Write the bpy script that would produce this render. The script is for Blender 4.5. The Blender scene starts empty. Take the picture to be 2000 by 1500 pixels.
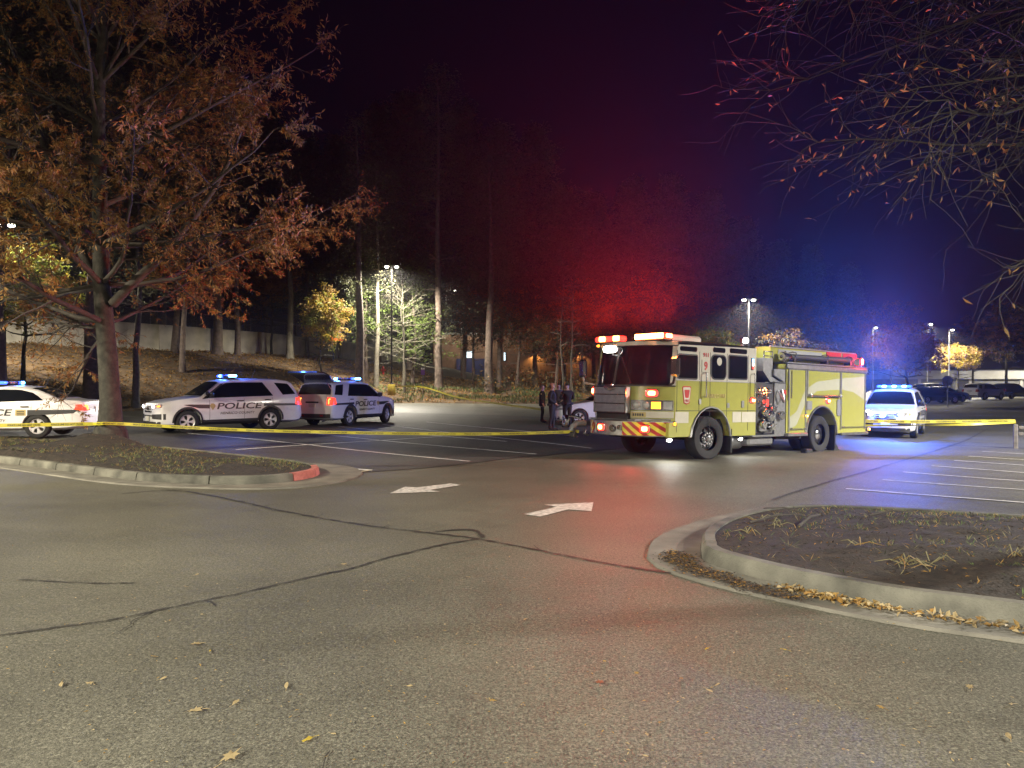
import bpy, bmesh, math, random
from mathutils import Vector, Matrix, noise
R = math.radians
scene = bpy.context.scene
col = scene.collection

# ------------------------------------------------------------------ camera, sky, exposure
CAM_H = 1.75
HAZE = 0.0005
RLP = 1150   # watts of the engine roof lamps
RBM = 13000   # added red beams towards the camera that make the haze glow
BBM = 26000  # added blue beams that make the haze glow
BLP = 3400   # watts of a full blue roof bar
HLP = 1500    # dazzling headlamp
cam_d = bpy.data.cameras.new('camera')
cam_d.sensor_width = 36.0
cam_d.lens = 26.64
cam_d.clip_end = 2000
cam = bpy.data.objects.new('camera', cam_d)
cam.location = (0, 0, CAM_H)
cam.rotation_euler = (R(90), 0, 0)
col.objects.link(cam)
scene.camera = cam

world = bpy.data.worlds.new('World')
scene.world = world
world.use_nodes = True
wn = world.node_tree
bgn = wn.nodes['Background']
bgn.inputs['Color'].default_value = (0.5, 0.25, 1.0, 1)
bgn.inputs['Strength'].default_value = 0.0025

scene.view_settings.view_transform = 'Standard'
scene.view_settings.look = 'None'
scene.view_settings.exposure = 0.0
scene.view_settings.gamma = 1.0
scene.view_settings.use_curve_mapping = False
scene.render.engine = 'CYCLES'
cy = scene.cycles
cy.max_bounces = 5
cy.diffuse_bounces = 2
cy.glossy_bounces = 3
cy.transmission_bounces = 2
cy.volume_bounces = 0
cy.transparent_max_bounces = 4
cy.sample_clamp_direct = 12
cy.sample_clamp_indirect = 2.0
cy.use_denoising = True
cy.caustics_reflective = False
cy.caustics_refractive = False

# ------------------------------------------------------------------ node helpers
def newmat(name):
    m = bpy.data.materials.new(name)
    m.use_nodes = True
    nt = m.node_tree
    return m, nt, nt.nodes['Principled BSDF']

def pbr(name, c, rough=.5, metal=0., var=.18, scale=6., bump=0., bscale=40., coat=0., spec=.5, c2=None):
    """base colour with noise mottling between c (darkened) and c2, optional bump"""
    m, nt, b = newmat(name)
    N, L = nt.nodes, nt.links
    tc = N.new('ShaderNodeTexCoord')
    nz = N.new('ShaderNodeTexNoise'); nz.inputs['Scale'].default_value = scale; nz.inputs['Detail'].default_value = 5
    L.new(tc.outputs['Object'], nz.inputs['Vector'])
    rp = N.new('ShaderNodeValToRGB')
    c2 = c2 or tuple(min(1, x*(1+var)) for x in c)
    rp.color_ramp.elements[0].position = .3; rp.color_ramp.elements[1].position = .7
    rp.color_ramp.elements[0].color = (*[x*(1-var) for x in c], 1)
    rp.color_ramp.elements[1].color = (*c2, 1)
    L.new(nz.outputs['Fac'], rp.inputs['Fac'])
    L.new(rp.outputs['Color'], b.inputs['Base Color'])
    b.inputs['Roughness'].default_value = rough
    b.inputs['Metallic'].default_value = metal
    b.inputs['Specular IOR Level'].default_value = spec
    if coat: b.inputs['Coat Weight'].default_value = coat; b.inputs['Coat Roughness'].default_value = .06
    if bump:
        n2 = N.new('ShaderNodeTexNoise'); n2.inputs['Scale'].default_value = bscale; n2.inputs['Detail'].default_value = 6
        L.new(tc.outputs['Object'], n2.inputs['Vector'])
        bp = N.new('ShaderNodeBump'); bp.inputs['Strength'].default_value = bump; bp.inputs['Distance'].default_value = .02
        L.new(n2.outputs['Fac'], bp.inputs['Height']); L.new(bp.outputs['Normal'], b.inputs['Normal'])
    return m

def emi(name, c, s):
    m, nt, b = newmat(name)
    b.inputs['Base Color'].default_value = (c[0]*.5, c[1]*.5, c[2]*.5, 1)
    b.inputs['Roughness'].default_value = .25
    b.inputs['Emission Color'].default_value = (*c, 1)
    b.inputs['Emission Strength'].default_value = s
    m.cycles.emission_sampling = 'NONE'
    return m

# ------------------------------------------------------------------ mesh helpers
class MB:
    def __init__(s): s.v = []; s.f = []; s.m = []; s.cur = 0
    def add(s, vs, fs, mat=None):
        o = len(s.v); s.v += [tuple(p) for p in vs]
        s.f += [tuple(i+o for i in f) for f in fs]
        s.m += [s.cur if mat is None else mat]*len(fs)
        return s
    def box(s, c, d, rz=0, ch=0, mat=None, M=None):
        x, y, z = d[0]/2, d[1]/2, d[2]/2
        if ch <= 0:
            vs = [(a*x, b*y, e*z) for a in (-1, 1) for b in (-1, 1) for e in (-1, 1)]
            fs = [(0,1,3,2),(4,6,7,5),(0,4,5,1),(2,3,7,6),(0,2,6,4),(1,5,7,3)]
        else:
            ch = min(ch, x*.9, y*.9, z*.9); vs = []; idx = {}
            for a in (-1,1):
                for b in (-1,1):
                    for e in (-1,1):
                        for k in range(3):
                            p = [a*x, b*y, e*z]
                            for j in range(3):
                                if j != k: p[j] -= (a,b,e)[j]*ch
                            idx[(a,b,e,k)] = len(vs); vs.append(tuple(p))
            fs = []
            for k in range(3):
                i, j = [(1,2),(2,0),(0,1)][k]
                for sg in (-1,1):
                    q = []
                    for (u,w) in ((-1,-1),(1,-1),(1,1),(-1,1)):
                        t = [0,0,0]; t[k]=sg; t[i]=u; t[j]=w
                        q.append(idx[(*t,k)])
                    fs.append(tuple(q if sg>0 else q[::-1]))
            for k in range(3):
                i, j = [(1,2),(2,0),(0,1)][k]
                for u in (-1,1):
                    for w in (-1,1):
                        q = []
                        for sg, kk in ((-1,i),(1,i),(1,j),(-1,j)):
                            t=[0,0,0]; t[k]=sg; t[i]=u; t[j]=w; q.append(idx[(*t,kk)])
                        fs.append(tuple(q if u*w<0 else q[::-1]))
            for a in (-1,1):
                for b in (-1,1):
                    for e in (-1,1):
                        q = tuple(idx[(a,b,e,k)] for k in range(3))
                        fs.append(q if a*b*e>0 else q[::-1])
        cr, sr = math.cos(rz), math.sin(rz)
        if M is not None: vs = [tuple(M @ Vector(p)) for p in vs]
        else: vs = [(c[0]+p[0]*cr-p[1]*sr, c[1]+p[0]*sr+p[1]*cr, c[2]+p[2]) for p in vs]
        return s.add(vs, fs, mat)
    def tube(s, pts, rad, n=8, caps=True, mat=None):
        pts = [Vector(p) for p in pts]; k = len(pts)
        if not hasattr(rad, '__len__'): rad = [rad]*k
        vs = []; fs = []; ref = None
        for i, p in enumerate(pts):
            t = (pts[min(i+1,k-1)]-pts[max(i-1,0)])
            if t.length < 1e-9: t = Vector((0,0,1))
            t.normalize()
            if ref is None: ref = Vector((0,0,1)) if abs(t.z)<.9 else Vector((1,0,0))
            a = ref - t*ref.dot(t)
            if a.length < 1e-6: a = Vector((1,0,0)).cross(t)
            a.normalize(); b = t.cross(a); ref = a
            for j in range(n):
                q = 2*math.pi*j/n
                vs.append(tuple(p + (a*math.cos(q)+b*math.sin(q))*rad[i]))
        for i in range(k-1):
            for j in range(n):
                j2 = (j+1)%n
                fs.append((i*n+j, i*n+j2, (i+1)*n+j2, (i+1)*n+j))
        if caps:
            fs.append(tuple(range(n))[::-1]); fs.append(tuple(range((k-1)*n, k*n)))
        return s.add(vs, fs, mat)
    def cyl(s, p0, p1, r0, r1=None, n=12, mat=None):
        return s.tube([p0, p1], [r0, r0 if r1 is None else r1], n, True, mat)
    def lathe(s, prof, o, ax, n=24, mat=None):
        """prof: (radius, along) revolved about axis ax through o"""
        ax = Vector(ax).normalized(); o = Vector(o)
        a = Vector((0,0,1)) if abs(ax.z)<.9 else Vector((1,0,0))
        a = (a-ax*a.dot(ax)).normalized(); b = ax.cross(a); vs=[]; fs=[]; k=len(prof)
        for j in range(n):
            q = 2*math.pi*j/n; d = a*math.cos(q)+b*math.sin(q)
            for (r,h) in prof: vs.append(tuple(o+ax*h+d*r))
        for j in range(n):
            j2=(j+1)%n
            for i in range(k-1): fs.append((j*k+i, j2*k+i, j2*k+i+1, j*k+i+1))
        return s.add(vs, fs, mat)
    def ball(s, c, r, n=10, mat=None):
        r = r if hasattr(r,'__len__') else (r,r,r); vs=[]; fs=[]; h=max(4,n//2)
        for i in range(h+1):
            th=math.pi*i/h
            for j in range(n):
                ph=2*math.pi*j/n
                vs.append((c[0]+r[0]*math.sin(th)*math.cos(ph), c[1]+r[1]*math.sin(th)*math.sin(ph), c[2]+r[2]*math.cos(th)))
        for i in range(h):
            for j in range(n):
                j2=(j+1)%n; fs.append((i*n+j,(i+1)*n+j,(i+1)*n+j2,i*n+j2))
        return s.add(vs, fs, mat)
    def prism(s, poly, axis, a, b, mat=None):
        """poly in the two other axes (x,z for 'y'; x,y for 'z'; y,z for 'x') extruded from a to b"""
        def P(p,t):
            return (p[0],t,p[1]) if axis=='y' else ((p[0],p[1],t) if axis=='z' else (t,p[0],p[1]))
        n=len(poly); vs=[P(p,a) for p in poly]+[P(p,b) for p in poly]
        ar = sum(poly[i][0]*poly[(i+1)%n][1]-poly[(i+1)%n][0]*poly[i][1] for i in range(n))
        fl = (ar>0) ^ (b>a) ^ (axis=='y')
        fs=[tuple(range(n)), tuple(range(2*n-1,n-1,-1))]+[(i,i+n,(i+1)%n+n,(i+1)%n) for i in range(n)]
        if not fl: fs=[f[::-1] for f in fs]; 
        fs=[f[::-1] for f in fs]
        return s.add(vs, fs, mat)
    def grid(s, rows, mat=None, closed=False):
        m=len(rows[0]); vs=[p for r in rows for p in r]; fs=[]
        for i in range(len(rows)-1):
            for j in range(m if closed else m-1):
                j2=(j+1)%m; fs.append((i*m+j,i*m+j2,(i+1)*m+j2,(i+1)*m+j))
        return s.add(vs, fs, mat)
    def mesh(s, name, mats, smooth=None):
        me = bpy.data.meshes.new(name)
        me.from_pydata(s.v, [], s.f)
        mats = mats if isinstance(mats,(list,tuple)) else [mats]
        for m in mats: me.materials.append(m)
        if any(s.m): me.polygons.foreach_set('material_index', s.m)
        if smooth:
            me.polygons.foreach_set('use_smooth', [True]*len(me.polygons))
            me.set_sharp_from_angle(angle=R(smooth))
        me.update()
        return me
    def build(s, name, mats, parent=None, smooth=None, label=None, kind=None):
        return link(name, s.mesh(name, mats, smooth), parent, label, kind)

def link(name, data, parent=None, label=None, kind=None):
    o = bpy.data.objects.new(name, data); col.objects.link(o)
    if parent is not None: o.parent = parent
    if label: o['label'] = label
    if kind: o['kind'] = kind
    return o

def tag(o, label=None, cat=None, group=None, kind=None):
    if label: o['label'] = label
    if cat: o['category'] = cat
    if group: o['group'] = group
    if kind: o['kind'] = kind
    return o

def thing(name, label, cat, loc=(0,0,0), rz=0, group=None):
    o = bpy.data.objects.new(name, None); o.empty_display_size = .3
    col.objects.link(o); o.location = loc; o.rotation_euler = (0,0,rz)
    return tag(o, label, cat, group)

def copy_tree(o, parent=None):
    c = o.copy(); col.objects.link(c)
    if parent is not None: c.parent = parent
    for ch in list(o.children): copy_tree(ch, c)
    return c

def lamp(kind, loc, power, color=(1,1,1), parent=None, size=.08, to=None, angle=150, blend=.6):
    d = bpy.data.lights.new('lamp_light', kind); d.energy = power; d.color = color
    d.shadow_soft_size = size
    if kind == 'SPOT': d.spot_size = R(angle); d.spot_blend = blend
    o = bpy.data.objects.new('lamp_light', d); col.objects.link(o); o.location = loc
    if parent is not None: o.parent = parent
    if to is not None:
        o.rotation_euler = (Vector(to)).to_track_quat('-Z','Y').to_euler()
    return o

_tc = {}
def text_geo(s, size=1., extrude=.004, shear=0., offset=0., spacing=1.):
    """lettering as mesh data in the XY plane, centred on its own box; returns verts, faces, width, height"""
    key = (s,size,extrude,shear,offset,spacing)
    if key in _tc: return _tc[key]
    cu = bpy.data.curves.new('t','FONT'); cu.body = s; cu.size = size; cu.extrude = extrude
    cu.shear = shear; cu.offset = offset; cu.space_character = spacing; cu.resolution_u = 3
    o = bpy.data.objects.new('t', cu); col.objects.link(o)
    dg = bpy.context.evaluated_depsgraph_get()
    me = bpy.data.meshes.new_from_object(o.evaluated_get(dg))
    vs = [v.co.copy() for v in me.vertices]; fs = [tuple(p.vertices) for p in me.polygons]
    bpy.data.objects.remove(o); bpy.data.curves.remove(cu); bpy.data.meshes.remove(me)
    x0=min(v.x for v in vs); x1=max(v.x for v in vs); y0=min(v.y for v in vs); y1=max(v.y for v in vs)
    vs=[(v.x-(x0+x1)/2, v.y-(y0+y1)/2, v.z) for v in vs]
    _tc[key]=(vs,fs,x1-x0,y1-y0); return _tc[key]

def put_text(mb, s, f, width=None, height=None, mat=None, **k):
    """f maps (x along, y up, n outward) to a point"""
    vs, fs, w, h = text_geo(s, **k)
    sx = width/w if width else (height/h); sy = height/h if height else sx
    mb.add([f(v[0]*sx, v[1]*sy, v[2]) for v in vs], fs, mat)

def ss(a,b,x):
    t = (x-a)/(b-a); t = 0 if t<0 else (1 if t>1 else t)
    return t*t*(3-2*t)
def lerp(a,b,t): return a+(b-a)*t
def interp(xs, ys, x):
    if x <= xs[0]: return ys[0]
    for i in range(len(xs)-1):
        if x <= xs[i+1]:
            t=(x-xs[i])/(xs[i+1]-xs[i]); return ys[i]+(ys[i+1]-ys[i])*t
    return ys[-1]

# text cached first, while the scene is empty
for t, k in (('POLICE', dict(shear=.18, offset=.02)), ('POLICE', dict(offset=.02)), ('HENRICO COUNTY', dict(shear=.2)), ('HENRICO FIRE', dict(offset=.01)),
             ('9', dict(offset=.03)), ('POLICE LINE DO NOT CROSS', dict(offset=.015)), ('911', dict(offset=.02)), ('FIRE', dict())):
    text_geo(t, **k)
# ------------------------------------------------------------------ materials
def asphalt_mat(name, lo, hi, seed, rough=.54):
    m, nt, b = newmat(name); N, L = nt.nodes, nt.links
    tc = N.new('ShaderNodeTexCoord')
    mp = N.new('ShaderNodeMapping'); mp.inputs['Location'].default_value = (seed, seed*2, 0)
    L.new(tc.outputs['Object'], mp.inputs['Vector'])
    def nz(sc, det=6, ro=.6):
        n = N.new('ShaderNodeTexNoise'); n.inputs['Scale'].default_value = sc; n.inputs['Detail'].default_value = det
        n.inputs['Roughness'].default_value = ro; L.new(mp.outputs['Vector'], n.inputs['Vector']); return n
    big, mid, fine = nz(.35), nz(3., 8, .7), nz(70., 3, .75)
    vo = N.new('ShaderNodeTexVoronoi'); vo.inputs['Scale'].default_value = 95; L.new(mp.outputs['Vector'], vo.inputs['Vector'])
    vo2 = N.new('ShaderNodeTexVoronoi'); vo2.inputs['Scale'].default_value = 26; L.new(mp.outputs['Vector'], vo2.inputs['Vector'])
    def mix(bt, f, a, c):
        x = N.new('ShaderNodeMix'); x.data_type = 'RGBA'; x.blend_type = bt
        for i, v in ((0,f),(6,a),(7,c)):
            if isinstance(v, (int,float)): x.inputs[i].default_value = v
            elif isinstance(v, tuple): x.inputs[i].default_value = (*v,1)
            else: L.new(v, x.inputs[i])
        return x.outputs[2]
    def ramp(src, stops):
        r = N.new('ShaderNodeValToRGB'); L.new(src, r.inputs['Fac']); e = r.color_ramp.elements
        e[0].position, e[0].color = stops[0][0], (*[stops[0][1]]*3,1)
        e[1].position, e[1].color = stops[1][0], (*[stops[1][1]]*3,1)
        return r.outputs['Color']
    c = mix('MIX', ramp(big.outputs['Fac'], ((.35,0),(.68,1))), lo, hi)
    c = mix('MULTIPLY', 1.0, c, ramp(mid.outputs['Fac'], ((.3,.86),(.7,1.12))))
    c = mix('MULTIPLY', 1.0, c, ramp(fine.outputs['Fac'], ((.30,.25),(.66,1.8))))
    grain = nz(30., 4, .8); c = mix('MULTIPLY', 1.0, c, ramp(grain.outputs['Fac'], ((.36,.62),(.64,1.38))))
    # worn wheel tracks along the lane, drip stains and older patches
    mp2 = N.new('ShaderNodeMapping'); mp2.inputs['Rotation'].default_value = (0,0,R(-38)); mp2.inputs['Scale'].default_value = (.07,.55,1)
    L.new(tc.outputs['Object'], mp2.inputs['Vector'])
    tr = N.new('ShaderNodeTexNoise'); tr.inputs['Scale'].default_value = 1.3; tr.inputs['Detail'].default_value = 4; L.new(mp2.outputs['Vector'], tr.inputs['Vector'])
    c = mix('MULTIPLY', 1.0, c, ramp(tr.outputs['Fac'], ((.36,.90),(.62,1.05))))
    st = nz(.9, 3, .5); c = mix('MULTIPLY', 1.0, c, ramp(st.outputs['Fac'], ((.24,.72),(.33,1.0))))
    st2 = nz(.16, 2, .4); c = mix('MULTIPLY', 1.0, c, ramp(st2.outputs['Fac'], ((.42,.92),(.52,1.03))))
    # aggregate stones: a few pale ones
    c = mix('MIX', ramp(vo.outputs['Color'], ((.84,0),(.90,.45))), c, tuple(min(1,x*2.4) for x in hi))
    sp = ramp(vo2.outputs['Distance'], ((.07,1),(.11,0)))
    sp2 = ramp(vo2.outputs['Color'], ((.70,0),(.74,.5)))
    f = N.new('ShaderNodeMath'); f.operation='MULTIPLY'; L.new(sp, f.inputs[0]); L.new(sp2, f.inputs[1])
    c = mix('MIX', f.outputs[0], c, tuple(min(1,x*3.0) for x in hi))
    L.new(c, b.inputs['Base Color']); b.inputs['Specular IOR Level'].default_value = .3
    rr = N.new('ShaderNodeMapRange'); rr.inputs['To Min'].default_value = rough-.12; rr.inputs['To Max'].default_value = rough+.15
    L.new(mid.outputs['Fac'], rr.inputs['Value']); L.new(rr.outputs['Result'], b.inputs['Roughness'])
    bp = N.new('ShaderNodeBump'); bp.inputs['Strength'].default_value = .5; bp.inputs['Distance'].default_value = .012
    L.new(fine.outputs['Fac'], bp.inputs['Height']); L.new(bp.outputs['Normal'], b.inputs['Normal'])
    return m

M = {}
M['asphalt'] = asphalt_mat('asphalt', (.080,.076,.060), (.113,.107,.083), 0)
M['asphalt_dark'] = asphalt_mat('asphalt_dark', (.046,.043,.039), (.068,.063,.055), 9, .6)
M['tar'] = pbr('tar_seam', (.025,.023,.021), .6, var=.3, scale=30)
M['paint'] = pbr('road_paint', (.50,.48,.45), .6, var=.45, scale=14, bump=.2, bscale=120)
M['paint_worn'] = pbr('worn_road_paint', (.74,.73,.69), .65, var=.3, scale=9, bump=.2, bscale=120)
M['paint_yel'] = pbr('yellowed_road_paint', (.45,.40,.26), .65, var=.35, scale=9)
M['concrete'] = pbr('kerb_concrete', (.105,.10,.082), .85, var=.62, scale=2.3, bump=.5, bscale=60)
M['gutter'] = pbr('gutter_concrete', (.135,.125,.105), .85, var=.4, scale=2.2, bump=.3, bscale=60)
M['red_kerb'] = pbr('reddish_kerb', (.36,.12,.10), .8, var=.3, scale=8, bump=.3, bscale=60)  # reddish tone of the kerb stone at the island tip
M['wall_conc'] = pbr('wall_concrete', (.50,.46,.36), .9, var=.38, scale=.55, bump=.3, bscale=18)
M['mulch'] = pbr('mulch', (.016,.011,.009), .95, var=.5, scale=9, bump=1., bscale=45, c2=(.032,.022,.016))
M['chip'] = pbr('bark_chip', (.034,.023,.017), .9, var=.5, scale=20)
M['litter'] = pbr('leaf_litter_ground', (.07,.043,.02), .95, var=.55, scale=1.2, bump=1., bscale=9, c2=(.13,.08,.036))
M['dry_grass'] = pbr('dry_grass', (.17,.15,.075), .9, var=.3, scale=3)
M['green_grass'] = pbr('green_grass', (.085,.13,.035), .9, var=.35, scale=3)
M['bark_oak'] = pbr('oak_bark', (.034,.031,.025), .9, var=.5, scale=7, bump=.8, bscale=22)
M['bark_pine'] = pbr('pine_bark', (.12,.09,.07), .9, var=.4, scale=4, bump=.8, bscale=12)
M['bark_pale'] = pbr('pale_bark', (.15,.135,.10), .9, var=.3, scale=5, bump=.4, bscale=20)
M['twig'] = pbr('twig_bark', (.05,.042,.036), .9, var=.3, scale=10)
def leafm(n, c):
    m = pbr(n, c, .55, var=.45, scale=1.3, spec=.35); nt = m.node_tree   # thin leaves let some light through
    tl = nt.nodes.new('ShaderNodeBsdfTranslucent'); mx = nt.nodes.new('ShaderNodeMixShader'); mx.inputs[0].default_value = .4
    pb = nt.nodes['Principled BSDF']; nt.links.new(pb.inputs['Base Color'].links[0].from_socket, tl.inputs['Color'])
    nt.links.new(pb.outputs[0], mx.inputs[1]); nt.links.new(tl.outputs[0], mx.inputs[2]); nt.links.new(mx.outputs[0], nt.nodes['Material Output'].inputs['Surface'])
    return m
M['leaf_brown'] = leafm('brown_leaf', (.30,.17,.046))
M['leaf_tan'] = leafm('tan_leaf', (.34,.22,.075))
M['leaf_rust'] = leafm('rust_leaf', (.27,.125,.032))
M['leaf_yel'] = leafm('yellow_leaf', (.42,.31,.05))
M['leaf_lime'] = leafm('yellow_green_leaf', (.24,.27,.05))
M['leaf_dark'] = leafm('dark_leaf', (.10,.095,.055))
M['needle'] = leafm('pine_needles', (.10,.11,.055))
M['needle_lit'] = leafm('lit_needles', (.14,.20,.045))  # brighter, yellower copy of the needles, lamp light put into the colour
M['leaf_dry'] = leafm('dry_fallen_leaf', (.40,.31,.17))
M['leaf_red'] = leafm('reddish_fallen_leaf', (.32,.12,.07))
M['white'] = pbr('white_car_paint', (.74,.74,.74), .3, var=.03, coat=.8)
M['silver'] = pbr('silver_car_paint', (.38,.39,.41), .3, .5, var=.03, coat=.8)
M['navy'] = pbr('dark_blue_car_paint', (.016,.018,.045), .25, var=.05, coat=1)
M['black_car'] = pbr('black_car_paint', (.012,.012,.013), .25, var=.05, coat=1)
M['glass'] = pbr('tinted_glass', (.006,.007,.009), .06, var=.1, spec=.6)
M['black'] = pbr('black_plastic', (.02,.02,.021), .55, var=.2)
M['decal'] = pbr('black_decal', (.018,.017,.018), .4, var=.1)
M['gold'] = pbr('gold_decal', (.42,.33,.12), .4, var=.1)
M['rubber'] = pbr('tyre_rubber', (.014,.0135,.0135), .8, var=.25, scale=20, bump=.3, bscale=50)
M['rim'] = pbr('wheel_silver', (.62,.62,.64), .35, .35, var=.06)
M['chrome'] = pbr('chrome', (.72,.72,.74), .16, 1., var=.06)
M['steel'] = pbr('brushed_steel', (.42,.42,.43), .36, 1., var=.15, scale=9)
M['grey'] = pbr('grey_metal', (.20,.20,.21), .5, .3, var=.15)
M['dark'] = pbr('underbody', (.012,.012,.012), .8)
M['lime'] = pbr('lime_yellow_paint', (.325,.32,.062), .3, var=.05, coat=.8)
M['truck_white'] = pbr('truck_white_paint', (.50,.47,.40), .3, var=.04, coat=.8)
M['refl_white'] = pbr('white_reflective_stripe', (.50,.47,.39), .35, var=.06)
M['sash'] = pbr('grey_white_sash', (.34,.34,.25), .35, var=.05)
M['red_paint'] = pbr('red_reflective', (.40,.02,.018), .4, var=.1)
M['yel_refl'] = pbr('yellow_reflective', (.72,.58,.05), .4, var=.08)
M['plate'] = pbr('licence_plate', (.62,.60,.52), .5, var=.1)
M['tape'] = pbr('police_tape', (.46,.40,.03), .45, var=.08)
M['yellow_base'] = pbr('yellow_painted_concrete', (.52,.40,.05), .7, var=.22, scale=5, bump=.2)
M['pole'] = pbr('dark_bronze_pole', (.03,.028,.026), .5, .4, var=.2)
M['pole_pale'] = pbr('galvanised_pole', (.13,.13,.13), .6, .3, var=.2)
M['wood'] = pbr('weathered_wood', (.20,.185,.17), .85, var=.3, scale=8, bump=.5, bscale=30)
M['uniform'] = pbr('dark_uniform', (.016,.017,.026), .85, var=.3, scale=30)
M['uniform2'] = pbr('black_uniform', (.014,.012,.013), .85, var=.3, scale=30)
M['greyshirt'] = pbr('grey_shirt', (.075,.07,.08), .85, var=.25, scale=30)
M['skin'] = pbr('skin', (.42,.26,.19), .55, var=.1)
M['skin2'] = pbr('skin_brown', (.22,.12,.08), .55, var=.1)
M['hair'] = pbr('hair', (.03,.022,.018), .7)
M['hair2'] = pbr('hair_fair', (.20,.15,.10), .7)
M['brick'] = pbr('far_brick', (.19,.11,.075), .9, var=.2, scale=1.5)
M['stucco'] = pbr('pale_stucco', (.55,.54,.50), .85, var=.12, scale=.8)
M['greywall'] = pbr('grey_wall', (.24,.24,.24), .85, var=.2, scale=.6)
M['purple_sign'] = pbr('purple_sign', (.20,.06,.34), .5)
M['blue_sign'] = pbr('grey_blue_sign_back', (.22,.22,.26), .5, .4)
# lamps
M['e_red'] = emi('red_lamp', (1,.03,.02), 5.)
M['e_redhot'] = emi('red_lamp_core', (1,.30,.07), 30.)
M['e_amber'] = emi('amber_lamp', (1,.38,.03), 3.5)
M['e_blue'] = emi('blue_lamp', (.03,.09,1), 7.)
M['e_bluehot'] = emi('blue_lamp_core', (.12,.45,1), 24.)
M['e_white'] = emi('white_lamp', (1,.97,.9), 26.)
M['e_head'] = emi('headlamp', (1,.96,.86), 18.)
M['e_tail'] = emi('tail_lamp', (1,.05,.025), 2.2)
M['e_tailhot'] = emi('tail_lamp_core', (1,.22,.04), 5.)
M['e_lot'] = emi('lot_lamp_glass', (1,.93,.78), 40.)
M['e_warm'] = emi('warm_wall_lamp', (1,.55,.16), 6.)
M['e_win'] = emi('lit_window', (.75,.92,1), 1.6)
M['e_orange'] = emi('lit_orange_sign', (1,.16,.03), 1.2)
M['e_purple'] = emi('lit_purple_lettering', (.32,.16,.75), .9)
M['off_blue'] = pbr('blue_lens_unlit', (.03,.05,.22), .2)
M['lens'] = pbr('clear_lens', (.45,.45,.45), .15, .3)
M['red_lens'] = pbr('red_lens', (.28,.012,.01), .2)

# ------------------------------------------------------------------ ground shape
FOOT = [(-160,-20),(-60,24),(-36,37),(-24,46),(-16,59),(-9,67),(3,67),(14,72),(26,88),(34,112),(40,150),(44,320)]
WALL = [(-62,33),(-46,54.5),(-35,71.5),(-28,83.6),(-17,119)]
def g(x, y):
    v = -.02*min(max(x-1.5,0),15)*ss(9,16,y)*(1-ss(45,80,y))
    v += .06*ss(-2,-8,x)*ss(14,22,y)
    return v
def sdist(pl, x, y):
    best=1e9; sg=1
    for i in range(len(pl)-1):
        ax,ay=pl[i]; bx,by=pl[i+1]; dx,dy=bx-ax,by-ay
        t=((x-ax)*dx+(y-ay)*dy)/(dx*dx+dy*dy); t=0 if t<0 else (1 if t>1 else t)
        ex,ey=x-ax-dx*t,y-ay-dy*t; d=ex*ex+ey*ey
        if d<best: best=d; sg = 1 if dx*ey-dy*ex>0 else -1
    return sg*math.sqrt(best)
def bank(x, y):
    sd = sdist(FOOT, x, y)
    H = lerp(4.8, .9, ss(-15,8,x))
    dw = -sdist(WALL, x, y)
    if dw > 0 and x < 0: q = sd/(sd+max(dw,.01)) if sd>0 else sd/15
    else: q = sd/26
    if sd <= 0: return g(x,y)-.12+sd*.2, sd
    z = g(x,y)-.12 + .22*ss(0,.7,sd) + H*(ss(-.15,1.0,q)-ss(-.15,1,0))/(1-ss(-.15,1,0))
    z += .22*noise.noise((x*.25,y*.25,0))*ss(0,4,sd) + .07*noise.noise((x*.9,y*.9,3))*ss(0,2,sd)
    return z, sd
def gz(x, y):
    z, sd = bank(x, y)
    return z if sd > 0.4 else g(x, y)

# asphalt sheet, out to the horizon
xs = [-600,-300,-150,-80]+[-50+2*i for i in range(51)]+[60,80,120,200,350,600]
ys = [-600,-300,-120,-60,-30,-10]+[2*i for i in range(46)]+[100,120,150,200,350,600]
mb = MB(); mb.grid([[(x,y,g(x,y)) for x in xs] for y in ys]); mb.build('parking_lot', M['asphalt'], kind='structure', smooth=60)

# wooded bank rising behind the lot
mb = MB(); idx = {}; st = 1.25
nx, ny = 160, 150; x0, y0 = -150, 20
P = {}
for i in range(nx):
    for j in range(ny):
        x = x0+i*st; y = y0+j*st; P[i,j] = (x,y,*bank(x,y))
def vid(k):
    if k not in idx:
        idx[k]=len(mb.v); x,y,z,sd=P[k]; mb.v.append((x,y,z))
    return idx[k]
for i in range(nx-1):
    for j in range(ny-1):
        ks=((i,j),(i+1,j),(i+1,j+1),(i,j+1))
        if max(P[k][3] for k in ks)>-.6:
            mb.f.append(tuple(vid(k) for k in ks)); mb.m.append(0)
mb.build('bank', M['litter'], kind='structure', smooth=60)

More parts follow.
